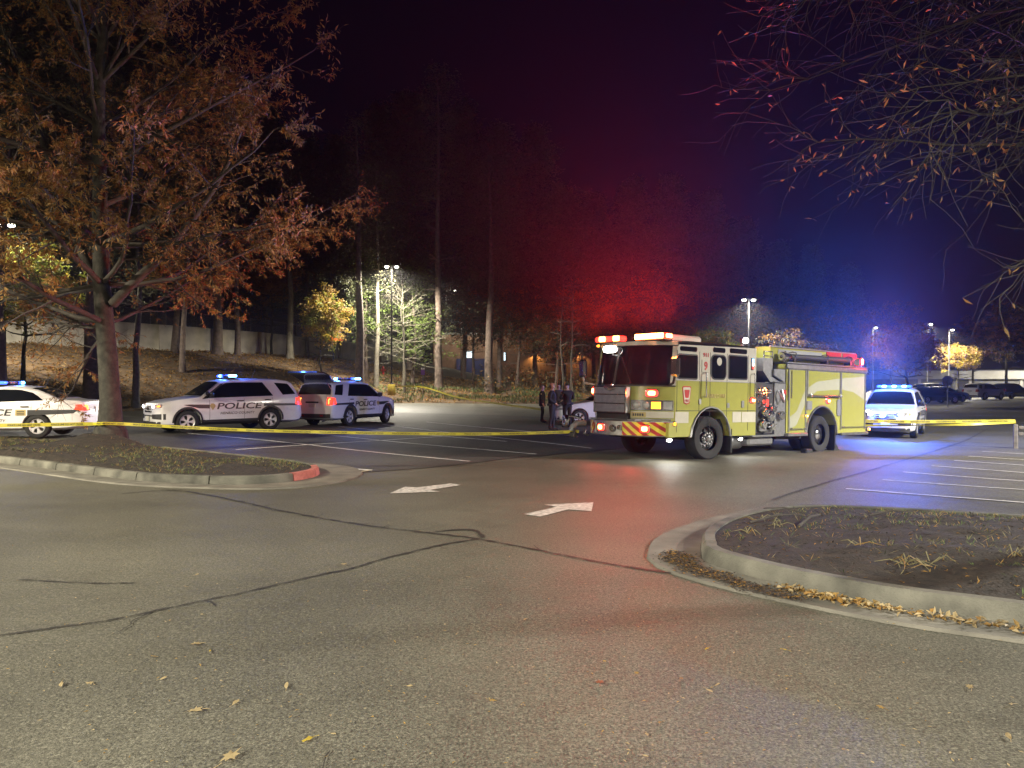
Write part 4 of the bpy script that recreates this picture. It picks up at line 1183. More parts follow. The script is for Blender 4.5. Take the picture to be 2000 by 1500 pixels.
# side glass: transoms, door windows
def rrect(x0,z0,x1,z1,r,n=4):
    out=[]
    for cx,cz,a in ((x1-r,z1-r,0),(x0+r,z1-r,90),(x0+r,z0+r,180),(x1-r,z0+r,270)):
        for i in range(n+1): out.append((cx+r*math.cos(R(a+90*i/n)),cz+r*math.sin(R(a+90*i/n))))
    return out
for side_ in (0,1):
    def sy(a): return -a if side_==0 else W+a
    for (x0,z0,x1,z1,r) in ((.10,1.93,.76,2.46,.03),(1.32,1.95,1.86,2.50,.12),(2.0,1.97,2.73,2.52,.03)):
        mb=MB(); mb.prism(rrect(x0-.035,z0-.035,x1+.035,z1+.035,r+.03),'y',sy(.002),sy(.010)); fr=mb.build('window',M['black'],eng)
        mb=MB(); mb.prism(rrect(x0,z0,x1,z1,r),'y',sy(.011),sy(.016)); mb.build('pane',M['glass'],fr)
    for (x0,z0,x1,z1) in ((.14,2.555,.76,2.665),(1.36,2.58,1.84,2.70),(2.02,2.59,2.73,2.71)):
        mb=MB(); mb.prism(rrect(x0,z0,x1,z1,.045),'y',sy(.002),sy(.009)); mb.build('transom',M['glass'],eng)
# door shut lines and reflective band
mb=MB()
for x in (.055,.86,1.27,1.93,2.80): mb.box((x,-.001,1.62 if x<2 else 1.62),(.012,.006,1.9))
mb.box((1.57,-.001,1.165),(3.1,.006,.014)); mb.build('door_seam',M['decal'],eng)
mb=MB()
for x0,x1 in ((.0,.48),(2.16,2.52),(2.54,3.13)): mb.box(((x0+x1)/2,-.004,1.01),(x1-x0-.01,.008,.26))
mb.build('reflective_band',M['refl_white'],eng)
mb=MB(); mb.box((1.57,-.004,DIV),(3.13,.008,.022)); mb.build('colour_break_line',M['steel'],eng)
# plate with number, cab decals
mb=MB(); mb.box((1.08,-.007,2.235),(.28,.012,.30),ch=.004); pl=mb.build('number_plate',M['truck_white'],eng)
mb=MB(); put_text(mb,'9',lambda x,y,n:(1.08+x,-.015-n,2.235+y),height=.21,offset=.03); mb.build('lettering',M['red_paint'],pl)
mb=MB(); put_text(mb,'911',lambda x,y,n:(1.09+x,-.006-n,2.50+y),width=.20,height=.10,offset=.02); mb.build('lettering',M['red_paint'],eng)
mb=MB(); put_text(mb,'HENRICO FIRE',lambda x,y,n:(1.47+x,-.006-n,1.525+y),width=.82,height=.10,offset=.01); mb.build('lettering',M['gold'],eng)
sh=[(-.16,.185),(-.12,.21),(.12,.21),(.16,.185),(.10,-.19),(0,-.22),(-.10,-.19)]
mb=MB(); mb.prism([(.40+x,1.53+z) for x,z in sh],'y',-.002,-.008); s_=mb.build('shield_emblem',M['red_paint'],eng)
mb=MB(); mb.prism([(.40+x*.85,1.53+z*.88) for x,z in sh],'y',-.009,-.011); mb.build('emblem_field',M['refl_white'],s_)
mb=MB(); mb.prism([(.40+x*.6,1.56+z*.45) for x,z in sh],'y',-.012,-.014); put_text(mb,'FIRE',lambda x,y,n:(.40+x,-.013-n,1.40+y),width=.15); mb.build('emblem_charge',M['red_paint'],s_)
mb=MB(); mb.prism(rrect(.84,1.32,.92,1.45,.02),'y',-.002,-.02); mb.prism(rrect(1.93,1.24,2.02,1.36,.02),'y',-.002,-.02); mb.prism(rrect(2.52,1.25,2.62,1.42,.02),'y',-.002,-.02); mb.build('door_latch',M['steel'],eng)
mb=MB(); mb.prism([(2.3+.1*math.cos(R(a)),2.44+.0+.1*math.sin(R(a))) for a in range(0,360,30)],'y',-.017,-.018)
mb.v=[(x-.70,y,z-.08) for x,y,z in mb.v]; mb.build('window_sticker',M['truck_white'],eng)
# grab rails
for (x,z0,z1) in ((1.0,1.50,2.06),(2.95,1.47,2.10)):
    mb=MB(); mb.tube([(x,0,z0),(x,-.09,z0),(x,-.10,z0+.03),(x,-.10,z1-.03),(x,-.09,z1),(x,0,z1)],.018,8); mb.build('grab_rail',M['chrome'],eng,smooth=60)
# mirrors on bent arms
for y,sg in ((0,-1),(W,1)):
    mb=MB(); x=-.22 if sg<0 else -.30
    mb.tube([(x+.10,y+sg*-.06,1.76),(x-.05,y+sg*.16,1.80),(x-.05,y+sg*.20,1.95)],.03,7); m_=mb.build('mirror_arm',M['truck_white'] if sg>0 else M['black'],eng,smooth=60)
    mb=MB(); mb.box((x-.05,y+sg*.22,2.17),(.13,.24,.46),ch=.05); mb.build('mirror_head',M['chrome'],m_)
# grille
mb=MB(); 
def gx(y,o): return -.80-o
mb.box((-.78,1.24,1.40),(.16,1.02,.62),ch=.02); gr=mb.build('grille',M['steel'],eng)
mb=MB()
for z in (1.10,1.31,1.52,1.70): mb.box((-.875,1.24,z),(.03,1.05,.025),ch=.008)
mb.box((-.872,.73,1.40),(.03,.03,.62)); mb.box((-.872,1.75,1.40),(.03,.03,.62)); mb.build('grille_bar',M['chrome'],gr)
mb=MB()
for k in range(18): mb.box((-.866,1.24,1.13+k*.031),(.012,.98,.008))
mb.build('grille_slats',M['grey'],gr)
mb=MB(); mb.box((-.75,1.24,1.00),(.1,1.0,.17)); mb.build('lower_intake',M['dark'],gr)
mb=MB(); mb.lathe([(0,.0),(.19,.0),(.17,.02),(0,.025)],(-.885,1.24,1.685),(-1,0,0),20); 
mb.v=[(x,y,1.685+(z-1.685)*.42) for x,y,z in mb.v]; mb.build('oval_emblem',M['chrome'],gr,smooth=40)
# headlamp clusters following the bow
def bow_box(mb,y0,y1,z0,z1,off,dep=.05,n=9,bow=.775,mat=None):
    f=[[(bow_x(lerp(y0,y1,i/(n-1)),bow)-off,lerp(y0,y1,i/(n-1)),z) for i in range(n)] for z in (z0,z1)]
    k=[[(x+dep,y,z) for x,y,z in r] for r in f]
    mb.grid(f[::-1],mat); mb.grid([f[0],k[0]],mat); mb.grid([k[1],f[1]],mat)
    mb.add([f[0][0],f[1][0],k[1][0],k[0][0]],[(0,1,2,3)],mat); mb.add([f[0][-1],f[1][-1],k[1][-1],k[0][-1]],[(3,2,1,0)],mat)
for (y0,y1,side_) in ((.02,.72,0),(1.78,2.48,1)):
    mb=MB(); bow_box(mb,y0,y1,1.16,1.40,.012); h=mb.build('headlamp_bezel',M['chrome'],eng,smooth=30)
    f=(lambda t:lerp(y1,y0,t)) if side_==0 else (lambda t:lerp(y0,y1,t))
    for a,b_ in ((.06,.28),(.31,.52)):
        yc=f((a+b_)/2); mb=MB(); mb.lathe([(0,.02),(.06,.015),(.085,-.01),(.09,-.02)],(bow_x(yc,.775)-.02,yc,1.28),(-1,.25 if side_ else -.25,0),14); mb.build('headlamp',M['lens'],h,smooth=50)
    ya,yb=sorted((f(.56),f(.76))); mb=MB(); bow_box(mb,ya,yb,1.20,1.36,.022,.03); mb.build('turn_signal',M['e_amber'] if side_==0 else M['lens'],h)
    ya,yb=sorted((f(.82),f(.98))); mb=MB(); bow_box(mb,ya,yb,1.19,1.37,.020,.03); mb.build('side_lens',M['lens'],h)
    mb=MB(); bow_box(mb,min(y0,y1),max(y0,y1),.99,1.14,.008); mb.build('white_stripe',M['refl_white'],eng,smooth=30)
# vin style plate with letters
mb=MB(); bow_box(mb,.42,.70,1.0,1.12,.016,.01); pt=mb.build('front_plate',M['gold'],eng)
mb=MB()
for k in range(5): bow_box(mb,.46+k*.045,.49+k*.045,1.03,1.09,.022,.008,2)
mb.build('lettering',M['decal'],pt)
# bumper: bowed, chevrons on the wings
def bx(y): return bow_x(y,.95)-.04
mb=MB(); n=23
rows=[]
for z,o in ((.56,.02),(.58,0),(.90,0),(.92,.02)):
    rows.append([(bx(lerp(0,W,i/(n-1)))+o,lerp(0,W,i/(n-1)),z) for i in range(n)])
mb.grid(rows[::-1])
for r,f in ((rows[0],1),(rows[-1],-1)): mb.add(list(r)+[(.05,W,r[0][2]),(.05,0,r[0][2])],[tuple(range(n+2))[::f]])
mb.build('bumper',M['steel'],eng,smooth=40)
mb=MB(); mb.box((-.45,1.25,.935),(.7,1.5,.03)); mb.build('bumper_deck',M['grey'],eng)
mb=MB(); mb.box((-.1,.05,.72),(.22,.10,.33)); mb.box((-.1,W-.05,.72),(.22,.10,.33)); mb.build('bumper_return',M['lime'],eng)
def bsurf(y,z,o): return (bx(y)-o,y,z)
for w0,w1,sg in ((.04,.78,1),(1.72,2.46,-1)):
    k=0; st=.093; chv=MB(); chr_=MB()
    for i in range(-4,9):
        m=chv if i%2==0 else chr_
        q=[]
        ya=(w1-i*st) if sg>0 else (w0+i*st)
        # slanted stripe clipped to the wing
        for s in range(7):
            t=s/6; z=lerp(.585,.895,t); sh_=-sg*.30*(1-t)
            a=ya+sh_; b2=a-sg*st
            a=min(max(a,w0),w1); b2=min(max(b2,w0),w1); q.append((bsurf(a,z,.006),bsurf(b2,z,.006)))
        if abs(q[3][0][1]-q[3][1][1])<.004 and abs(q[0][0][1]-q[0][1][1])<.004 and abs(q[6][0][1]-q[6][1][1])<.004: continue
        m.grid([[c[0] for c in q],[c[1] for c in q]])
    chv.build('yellow_chevron',M['yel_refl'],eng); chr_.build('red_chevron',M['red_paint'],eng)
mb=MB(); ang=[(bx(1.70+d)-.012,1.70+d) for d in (-.15,.15)]
mb.add([(ang[0][0],ang[0][1],.61),(ang[1][0],ang[1][1],.61),(ang[1][0],ang[1][1],.88),(ang[0][0],ang[0][1],.88)],[(0,3,2,1)]); pl=mb.build('number_plate',M['truck_white'],eng)
dx=(ang[1][0]-ang[0][0])/.3
mb=MB(); put_text(mb,'9',lambda x,y,n:((ang[0][0]+ang[1][0])/2-dx*x-.004-n,1.70-x,.745+y),height=.20,offset=.03); mb.build('lettering',M['red_paint'],pl)
mb=MB(); mb.lathe([(0,.03),(.07,.03),(.085,.01),(.085,0)],(-1.0,1.02,.74),(-1,0,0),18); mb.lathe([(0,.05),(.03,.05),(.03,.03)],(-1.0,1.02,.74),(-1,0,0),10); mb.build('air_horn',M['chrome'],eng,smooth=40)
mb=MB(); mb.lathe([(0,.04),(.05,.04),(.06,0)],(-.99,.80,.76),(-1,0,0),14); mb.build('bumper_fitting',M['chrome'],eng,smooth=40)
# front suction and fittings at the far bumper corner
mb=MB(); mb.tube([(-.85,2.1,.80),(-1.10,2.12,.80),(-1.20,2.14,.72),(-1.22,2.15,.62)],.08,10); fs_=mb.build('front_suction',M['grey'],eng,smooth=50)
mb=MB(); mb.box((-1.2,2.13,.53),(.16,.16,.14),ch=.03); mb.box((-1.24,2.05,.58),(.05,.05,.22),ch=.01); mb.build('hose_connector',M['black'],fs_)
mb=MB(); mb.lathe([(.05,.02),(.135,.02),(.15,0),(.15,-.06),(.12,-.09),(.05,-.09)],(-1.30,2.34,.86),(-.8,.35,0),18)
for k in range(6): 
    a=k*math.pi/3; mb.box((-1.30-.01,2.34+.09*math.cos(a),.86+.09*math.sin(a)),(.05,.03,.03))
mb.build('suction_cap',M['chrome'],fs_,smooth=40)
mb=MB(); mb.tube([(-1.05,2.0,.93),(-1.18,2.2,.98),(-1.25,2.4,.95)],.03,8); mb.tube([(-1.0,1.9,.66),(-1.05,1.9,.56),(-1.0,1.85,.52),(-.95,1.82,.56)],.025,7); mb.build('tow_hook',M['chrome'],fs_,smooth=50)
# ---- pump panel
mb=MB(); mb.box((3.82,1.25,1.22),(1.30,2.30,1.34)); mb.box((3.8,1.6,2.2),(1.30,1.7,.8)); mb.build('pump_housing',M['dark'],eng)
mb=MB(); mb.box((3.60,.08,1.24),(.78,.06,1.32)); pp=mb.build('pump_panel',M['black'],eng)
mb=MB(); mb.box((4.25,.05,1.24),(.50,.08,1.40),ch=.01); mb.build('steel_panel',M['steel'],eng)
rp_=random.Random(3)
mb=MB()
for i in range(3):
    for j in range(3): mb.lathe([(0,.02),(.05,.02),(.06,.0),(.06,-.02)],(3.36+.17*i,.045,1.72-.16*j),(0,-1,0),12)
mb.build('gauges',M['chrome'],pp,smooth=40)
for (x,z,r) in ((3.5,1.12,.11),(3.72,1.0,.12),(3.42,.82,.11),(3.80,.76,.10),(4.22,1.05,.13),(3.86,1.22,.10)):
    mb=MB(); mb.lathe([(.02,.14),(r*.85,.14),(r,.10),(r,.04),(r*.7,.02),(r*.7,-.05)],(x,.04,z),(0,-1,0),14); mb.tube([(x-r*.3,-.1,z),(x+r*.6,-.14,z+r*.6)],.012,5); mb.build('hose_outlet',M['chrome'],pp,smooth=40)
mb=MB()
for k in range(16):
    x=3.28+.6*rp_.random(); z=.68+1.1*rp_.random(); mb.tube([(x,.05,z),(x,-.03,z)],.018,7); mb.ball((x,-.04,z),.03,8)
mb.build('valve_handles',M['steel'],pp,smooth=50)
mb=MB()
for x,z in ((3.42,1.70),(3.50,1.75),(3.56,1.71),(3.46,1.62),(3.57,1.64)): mb.ball((x,-.02,z),.017,8)
mb.build('gauge_lamps',M['e_redhot'],pp)
mb=MB(); mb.tube([(4.12,-.02,1.70),(4.08,-.09,1.6),(4.2,-.12,1.4),(4.3,-.06,1.5),(4.28,-.02,1.72)],.03,7); mb.build('hand_line',M['steel'],pp,smooth=50)
mb=MB(); mb.box((4.42,-.01,1.66),(.12,.03,.12)); mb.build('red_tag',M['red_paint'],pp)
mb=MB(); mb.box((3.62,-.02,1.37),(.05,.04,.16)); mb.build('red_indicator',M['e_red'],pp)
mb=MB(); mb.box((3.45,.02,.72),(.3,.12,.2),ch=.03)
for k in range(6): mb.box((3.55+k*.06,.02,.63),(.025,.05,.1))
mb.build('lower_manifold',M['steel'],pp)
# deck metalwork above the pump
mb=MB(); mb.prism([(3.60,2.55),(4.02,2.55),(4.02,2.06),(4.48,1.90),(3.95,1.90),(3.60,2.2)],'y',.10,.9); mb.build('deck_hopper',M['steel'],eng)
mb=MB(); mb.prism([(4.0,2.27),(4.5,2.27),(4.5,1.92),(4.0,2.10)],'y',.03,.09); mb.build('tread_plate',M['steel'],eng)
mb=MB(); mb.box((4.1,.06,1.905),(.8,.10,.03)); mb.build('panel_ledge',M['chrome'],eng)
mb=MB(); mb.lathe([(0,-.2),(.26,-.2),(.26,-.17),(.16,-.16),(.16,.16),(.26,.17),(.26,.2),(0,.2)],(3.36,.6,2.25),(0,1,0),20); mb.build('hose_reel',M['black'],eng,smooth=40)
mb=MB(); mb.tube([(3.62,.1,2.55),(3.62,.1,2.72),(4.0,.1,2.72),(4.0,.1,2.55)],.018,7); mb.tube([(3.62,.1,2.60),(4.0,.1,2.60)],.015,6); mb.build('deck_rail',M['chrome'],eng,smooth=60)
# running board below the pump
mb=MB(); mb.box((3.75,.22,.52),(1.4,.42,.06),ch=.01); mb.box((3.55,.30,.37),(1.1,.4,.22),ch=.05); mb.build('running_board',M['steel'],eng)
mb=MB(); mb.lathe([(0,-.5),(.2,-.5),(.24,-.46),(.24,.46),(.2,.5),(0,.5)],(2.65,.55,.40),(1,0,0),18); mb.build('air_tank',M['steel'],eng,smooth=40)
# ---- body box with doors
prof=[(4.52,.57),(4.52,2.42),(8.75,2.46),(8.75,.52),(7.06,.52)]+arch(6.28,.50,.78,13,2,178)+[(5.48,.57)]
mb=MB(); mb.prism(prof,'y',0,.66); mb.prism(prof,'y',W-.66,W); mb.box((6.63,1.25,1.85),(4.22,1.18,1.15)); mb.box((8.6,1.25,.95),(.3,1.2,.7)); mb.build('body_box',M['lime'],eng)
mb=MB(); mb.tube([(p[0],-.012,p[1]) for p in [(7.08,.52)]+arch(6.28,.50,.80,15,2,178)+[(5.46,.57)]],.03,6); mb.build('wheel_arch_trim',M['steel'],eng,smooth=50)
mb=MB(); mb.box((6.63,-.02,2.36),(4.26,.06,.13),ch=.012); mb.box((6.63,-.012,2.46),(4.26,.05,.03)); mb.build('drip_rail',M['steel'],eng)
for (x0,z0,x1,z1) in ((4.66,.66,5.41,2.27),(5.56,1.62,7.22,2.27),(7.33,.68,8.64,2.28)):
    mb=MB()
    for a,b_ in (((x0-.03,z0),(x0-.03,z1)),((x1+.03,z0),(x1+.03,z1))): mb.box((a[0],-.010,(z0+z1)/2),(.05,.03,z1-z0+.1))
    mb.box(((x0+x1)/2,-.010,z1+.03),(x1-x0+.1,.03,.05)); fr=mb.build('shutter_frame',M['steel'],eng)
    nn=int((z1-z0)/.052); mb=MB()
    for k in range(nn): mb.box(((x0+x1)/2,-.004,z0+(k+.5)*(z1-z0)/nn),(x1-x0-.01,.014,(z1-z0)/nn-.004))
    mb.build('roller_shutter',M['lime'],fr)
    if z0<1: 
        mb=MB(); mb.tube([(x0+.03,-.05,z0+.02),(x1-.03,-.05,z0+.02)],.016,6); mb.ball((x0+.05,-.05,z0+.03),.03,8); mb.ball((x1-.05,-.05,z0+.03),.03,8); mb.build('lift_bar',M['chrome'],fr,smooth=60)
# broad white sash rising across the shutters
mb=MB()
def sash(x0,x1,f0,f1):
    n=12; a=[];b_=[]
    for i in range(n+1):
        x=lerp(x0,x1,i/n); a.append((x,-.0125,f0(x))); b_.append((x,-.0125,f1(x)))
    mb.grid([b_,a])
def low(x): return interp([4.67,5.0,5.41,6.0,7.2,8.64],[.68,.78,1.35,1.72,1.78,.72],x)
def high(x): return interp([4.67,5.0,5.41,6.0,7.2,8.64],[1.0,1.15,1.75,1.98,2.1,2.2],x)
sash(4.67,5.40,low,high); sash(5.57,7.21,lambda x:max(1.64,low(x)),high); sash(7.34,8.63,lambda x:interp([7.34,8.0,8.63],[1.78,1.72,1.5],x),high)
mb.build('white_sash',M['sash'],eng)
mb=MB(); mb.tube([(5.56,-.07,1.585),(7.24,-.07,1.585)],.022,8)
for x in (5.62,7.18): mb.lathe([(0,-.05),(.05,-.05),(.05,.03),(0,.05)],(x,-.06,1.60),(0,-1,0),12)
mb.box((6.4,-.03,1.565),(1.7,.05,.03)); mb.build('long_handrail',M['chrome'],eng,smooth=60)
mb=MB(); mb.tube([(4.62,-.09,1.5),(4.62,-.09,2.25)],.018,8); mb.build('grab_rail',M['chrome'],eng)
mb=MB(); mb.prism(rrect(5.49,1.20,5.74,1.44,.03),'y',-.002,-.03); mb.build('fuel_door',M['grey'],eng)
mb=MB(); mb.prism(rrect(7.08,1.02,7.27,1.50,.06),'y',-.002,-.02); mb.build('air_bottle_door',M['grey'],eng)
mb=MB(); mb.box((4.98,-.02,.53),(.95,.14,.09),ch=.015); mb.box((8.0,-.02,.50),(1.5,.14,.08),ch=.015); mb.build('step',M['steel'],eng)
mb=MB(); mb.box((6.98,.25,.42),(.05,.55,.68)); mb.build('mud_flap',M['rubber'],eng)
mb=MB(); mb.box((2.14,.25,.42),(.05,.5,.6)); mb.build('mud_flap',M['rubber'],eng)
# hose bed and the hard suction along it
mb=MB(); mb.box((6.35,.28,2.68),(4.4,.04,.40)); mb.box((6.35,W-.28,2.68),(4.4,.04,.40)); mb.box((4.15,1.25,2.68),(.04,2.0,.40)); mb.box((6.35,1.25,2.5),(4.4,1.9,.04)); mb.build('hose_bed',M['lime'],eng)
mb=MB(); mb.box((6.35,.26,2.885),(4.44,.06,.035)); mb.build('hose_bed_trim',M['steel'],eng)
mb=MB(); mb.box((5.6,.252,2.76),(2.2,.012,.13)); mb.build('hose_bed_stripe',M['greywall'],eng)
for x in (7.35,8.25):
    mb=MB(); mb.box((x,.25,2.80),(.8,.02,.14)); mb.build('red_panel',M['red_paint'],eng)
mb=MB(); mb.tube([(4.8,.10,2.62),(8.05,.10,2.65)],.085,14); hs=mb.build('hard_suction',M['black'],eng,smooth=50)
mb=MB(); mb.lathe([(.05,0),(.11,0),(.13,.02),(.13,.10),(.10,.12),(.10,.30),(.08,.34)],(4.42,.10,2.615),(1,0,.01),16)
for k in range(3): 
    a=k*2.1; mb.box((4.48,.10+.14*math.cos(a),2.615+.14*math.sin(a)),(.05,.05,.05),ch=.01)
mb.build('suction_coupling',M['chrome'],hs,smooth=40)
mb=MB()
for x in (4.95,6.6,7.9): mb.box((x,.12,2.56),(.08,.2,.12)); mb.tube([(x,.0,2.62),(x,-.01,2.73),(x,.1,2.76),(x,.2,2.74)],.015,5)
mb.build('suction_bracket',M['black'],hs)
# rear board and steps
mb=MB(); mb.box((8.95,1.25,.50),(.4,2.3,.08),ch=.015); mb.build('tailboard',M['steel'],eng)
mb=MB(); mb.box((8.78,1.25,1.3),(.03,1.1,1.5)); mb.build('rear_panel',M['red_paint'],eng)
mb=MB(); mb.box((5.5,-.02,.05),(.32,.2,.16),ch=.03); mb.build('wheel_chock',M['black'],eng)
mb=MB(); mb.prism([(7.0,.0),(7.34,.0),(7.1,.22),(7.02,.22)],'y',.02,.24); mb.build('wheel_chock',M['black'],eng)

# ---- warning lamps
def wlamp(name, c, ax, w, h, mats, parent=eng, hot=.6, dep=.05, label=None):
    """rounded lamp: bezel, coloured lens and bright core, facing ax"""
    ax=Vector(ax).normalized(); side_v=Vector((0,0,1)).cross(ax).normalized(); up=ax.cross(side_v)
    c=Vector(c)
    def el(mb,a,b,d0,d1,mat=None,n=14):
        def P(k,d):
            q=2*math.pi*k/n; cs,sn=math.cos(q),math.sin(q); e=.6
            x=math.copysign(abs(cs)**e,cs)*a; y=math.copysign(abs(sn)**e,sn)*b
            return tuple(c+side_v*x+up*y+ax*d)
        r0=[P(k,d0) for k in range(n)]; r1=[P(k,d1) for k in range(n)]
        r2=[tuple(c+(Vector(p)-c-ax*d1)*.8+ax*(d1+.012)) for p in r1]
        mb.grid([r0,r1,r2],mat,closed=True); mb.add(r2,[tuple(range(n))],mat)
    mb=MB(); el(mb,w/2+.02,h/2+.02,-.02,.0); o=mb.build(name,M['chrome'],parent,smooth=40,label=label)
    mb=MB(); el(mb,w/2,h/2,.0,dep*.6); mb.build('lens',M[mats[0]],o,smooth=40)
    mb=MB(); el(mb,w/2*hot,h/2*hot,dep*.6,dep); mb.build('lamp_core',M[mats[1]],o,smooth=40)
    return o
RD=('e_red','e_redhot'); WH=('e_white','e_white'); AM=('e_amber','e_amber')
FR=(-1,-.15,0)
# roof light bars: near and far
for (y0,y1,lit) in ((.10,1.02,((.22,.10),(.46,.15),(.72,.15),(.92,.09))),(1.5,2.42,((1.62,.11),(2.1,.11)))):
    mb=MB(); mb.box((-.14,(y0+y1)/2,2.80),(.30,y1-y0,.05),ch=.015); lb=mb.build('light_bar',M['black'],eng)
    mb=MB(); mb.box((-.14,(y0+y1)/2,2.89),(.28,y1-y0-.02,.13),ch=.045); mb.build('bar_lens',M['e_red'],lb)
    mb=MB()
    for y,hw in lit: mb.box((-.30,y,2.89),(.04,hw*1.95,.125),ch=.02); 
    mb.box((-.0,(y0+y1)/2,2.89),(.03,(y1-y0)*.5,.07)); 
    if y0<.5: mb.box((-.14,y0-.012,2.89),(.20,.03,.09),ch=.012)
    mb.build('lamp_core',M['e_redhot'],lb)
wlamp('scene_lamp',(-.66,1.45,2.60),(-1,-.12,-.1),.40,.17,WH,hot=.85)
wlamp('marker_lamp',(-.15,2.35,2.74),(-1,.5,0),.14,.06,AM)
wlamp('warning_lamp',(bow_x(.32,.76)-.03,.32,1.56),(-.85,-.55,0),.28,.17,RD)
wlamp('warning_lamp',(bow_x(2.2,.76)-.03,2.22,1.60),(-.85,.45,0),.20,.20,RD)
wlamp('warning_lamp',(bx(1.36)-.02,1.36,.745),(-1,.1,0),.22,.17,RD)
wlamp('warning_lamp',(bx(.36)-.02,.36,.74),(-.85,-.5,0),.22,.17,RD)
wlamp('warning_lamp',(2.97,-.01,1.435),(0,-1,0),.20,.13,RD)
wlamp('warning_lamp',(6.58,-.01,1.45),(0,-1,0),.20,.13,RD,hot=.5)
wlamp('warning_lamp',(8.52,.05,2.64),(.35,-1,0),.30,.22,RD,hot=.75)
wlamp('warning_lamp',(8.80,.25,2.64),(1,0,0),.30,.22,RD)
wlamp('marker_lamp',(5.45,-.02,1.03),(0,-1,0),.08,.07,('e_amber','e_redhot'))
wlamp('marker_lamp',(8.90,-.0,.62),(.2,-1,0),.10,.08,('e_amber','e_redhot'))
wlamp('marker_lamp',(-.02,-.005,.86),(-.3,-1,0),.05,.08,AM,hot=.5)
wlamp('ground_lamp',(-.05,.12,.50),(-.3,-.5,-1),.12,.08,WH)
wlamp('ground_lamp',(2.72,.16,.47),(0,-.6,-1),.12,.08,WH)
mb=MB(); mb.box((2.96,-.015,2.35),(.09,.02,.30),ch=.008); ls=mb.build('led_strip',M['black'],eng)
for z,m in ((2.44,'e_bluehot'),(2.35,'e_white'),(2.27,'e_red')):
    mb=MB(); mb.box((2.96,-.03,z),(.05,.012,.08),ch=.004); mb.build('led_lens',M[m],ls)
# tall scene lamp behind the cab
mb=MB(); mb.tube([(3.25,.5,2.5),(3.25,.5,2.95)],.03,7); sl=mb.build('scene_mast',M['steel'],eng)
mb=MB(); mb.box((3.22,.46,2.98),(.12,.16,.16),ch=.03); mb.build('scene_lamp_body',M['black'],sl)
wlamp('scene_lamp',(3.19,.37,2.98),(-.5,-1,0),.15,.14,WH,parent=sl,hot=.85)

# light from these lamps, with beams added to make the haze glow
RED=(1,.035,.03)
lamp('POINT',(-.12,.5,3.0),RLP*1.0,RED,eng,.10)
lamp('POINT',(-.12,1.9,3.0),RLP*.7,RED,eng,.10)
lamp('POINT',(8.70,-.10,2.66),RLP*.10,RED,eng,.06)
for yy,pw in ((.4,1.),(2.0,.7)): lamp('SPOT',(-.32,yy,2.99),RBM*pw,RED,eng,.10,(-.77,-.64,.30),46,1.); lamp('SPOT',(-.32,yy,2.99),RBM*.4*pw,RED,eng,.10,(-1,-.05,.30),46,1.)  # added beams, tilted up over the camera for a red haze glow
lamp('SPOT',(8.66,-.02,2.66),RBM*.35,RED,eng,.06,(-.77,-.64,.28),46,1.)  # added beam for a red halo round the rear lamp
lamp('SPOT',(-.80,.22,1.55),RLP*.03,RED,eng,.05,(-.8,-.6,.05),120,.8)
lamp('SPOT',(-1.12,.36,.74),RLP*.03,RED,eng,.05,(-.9,-.45,-.02),140,.8)
lamp('SPOT',(-1.14,1.36,.745),RLP*.03,RED,eng,.05,(-1,0,-.02),140,.8)
lamp('SPOT',(2.97,-.10,1.435),RLP*.03,RED,eng,.05,(0,-1,0),150,.8)
lamp('SPOT',(-.82,1.45,2.58),2600,(1,.90,.74),eng,.08,(-.86,.5,.10),84,1.)
lamp('SPOT',(-.72,2.25,1.60),3300,RED,eng,.06,(-.76,.66,.06),50,1.)
lamp('POINT',(3.12,.22,2.98),110,(1,.98,.95),eng,.06)
lamp('SPOT',(-.1,.05,.44),60,(1,.98,.9),eng,.04,(-.2,-.3,-1),150,.5)
lamp('SPOT',(2.72,.10,.40),60,(1,.98,.9),eng,.04,(0,-.5,-1),150,.5)
lamp('SPOT',(8.9,.9,.42),6,(1,.25,.03),eng,.05,(0,-.3,-1),160,.5)
# ------------------------------------------------------------------ cars (x rearwards from the front bumper, driver's side at -y)
SUV=dict(L=5.04,fo=.95,wb=2.87,r=.38,tum=.30,
 u=[0,.04,.16,.45,.8,1.22,1.40,1.72,2.08,2.5,3.5,4.2,4.60,4.72,4.84,4.93,4.99,5.04],
 top=[.84,.93,1.01,1.09,1.14,1.19,1.22,1.48,1.73,1.81,1.83,1.81,1.76,1.70,1.44,1.20,1.02,.84],
 belt=[.74,.83,.92,1.01,1.06,1.10,1.11,1.115,1.12,1.13,1.15,1.18,1.20,1.205,1.20,1.15,.98,.80],
 w=[.55,.70,.84,.95,.985,.99,.99,.99,.99,.99,.99,.985,.97,.965,.955,.94,.92,.88],
 bot=[.30,.27,.25,.24,.26,.28,.28,.28,.28,.28,.28,.28,.27,.27,.28,.30,.33,.38],
 wind=(1.39,2.07), side=[[(1.58,1.165),(2.20,1.66),(2.55,1.70),(3.60,1.70),(3.93,1.225)],[(4.03,1.69),(4.55,1.655),(4.80,1.28),(4.30,1.255)]],
 front_side=[(1.70,1.155),(2.45,1.635),(2.78,1.665),(2.90,1.665),(2.90,1.17)], rear=(4.70,4.88), grille=(.34,.70,.98), head=(.36,.82,.83,.99))
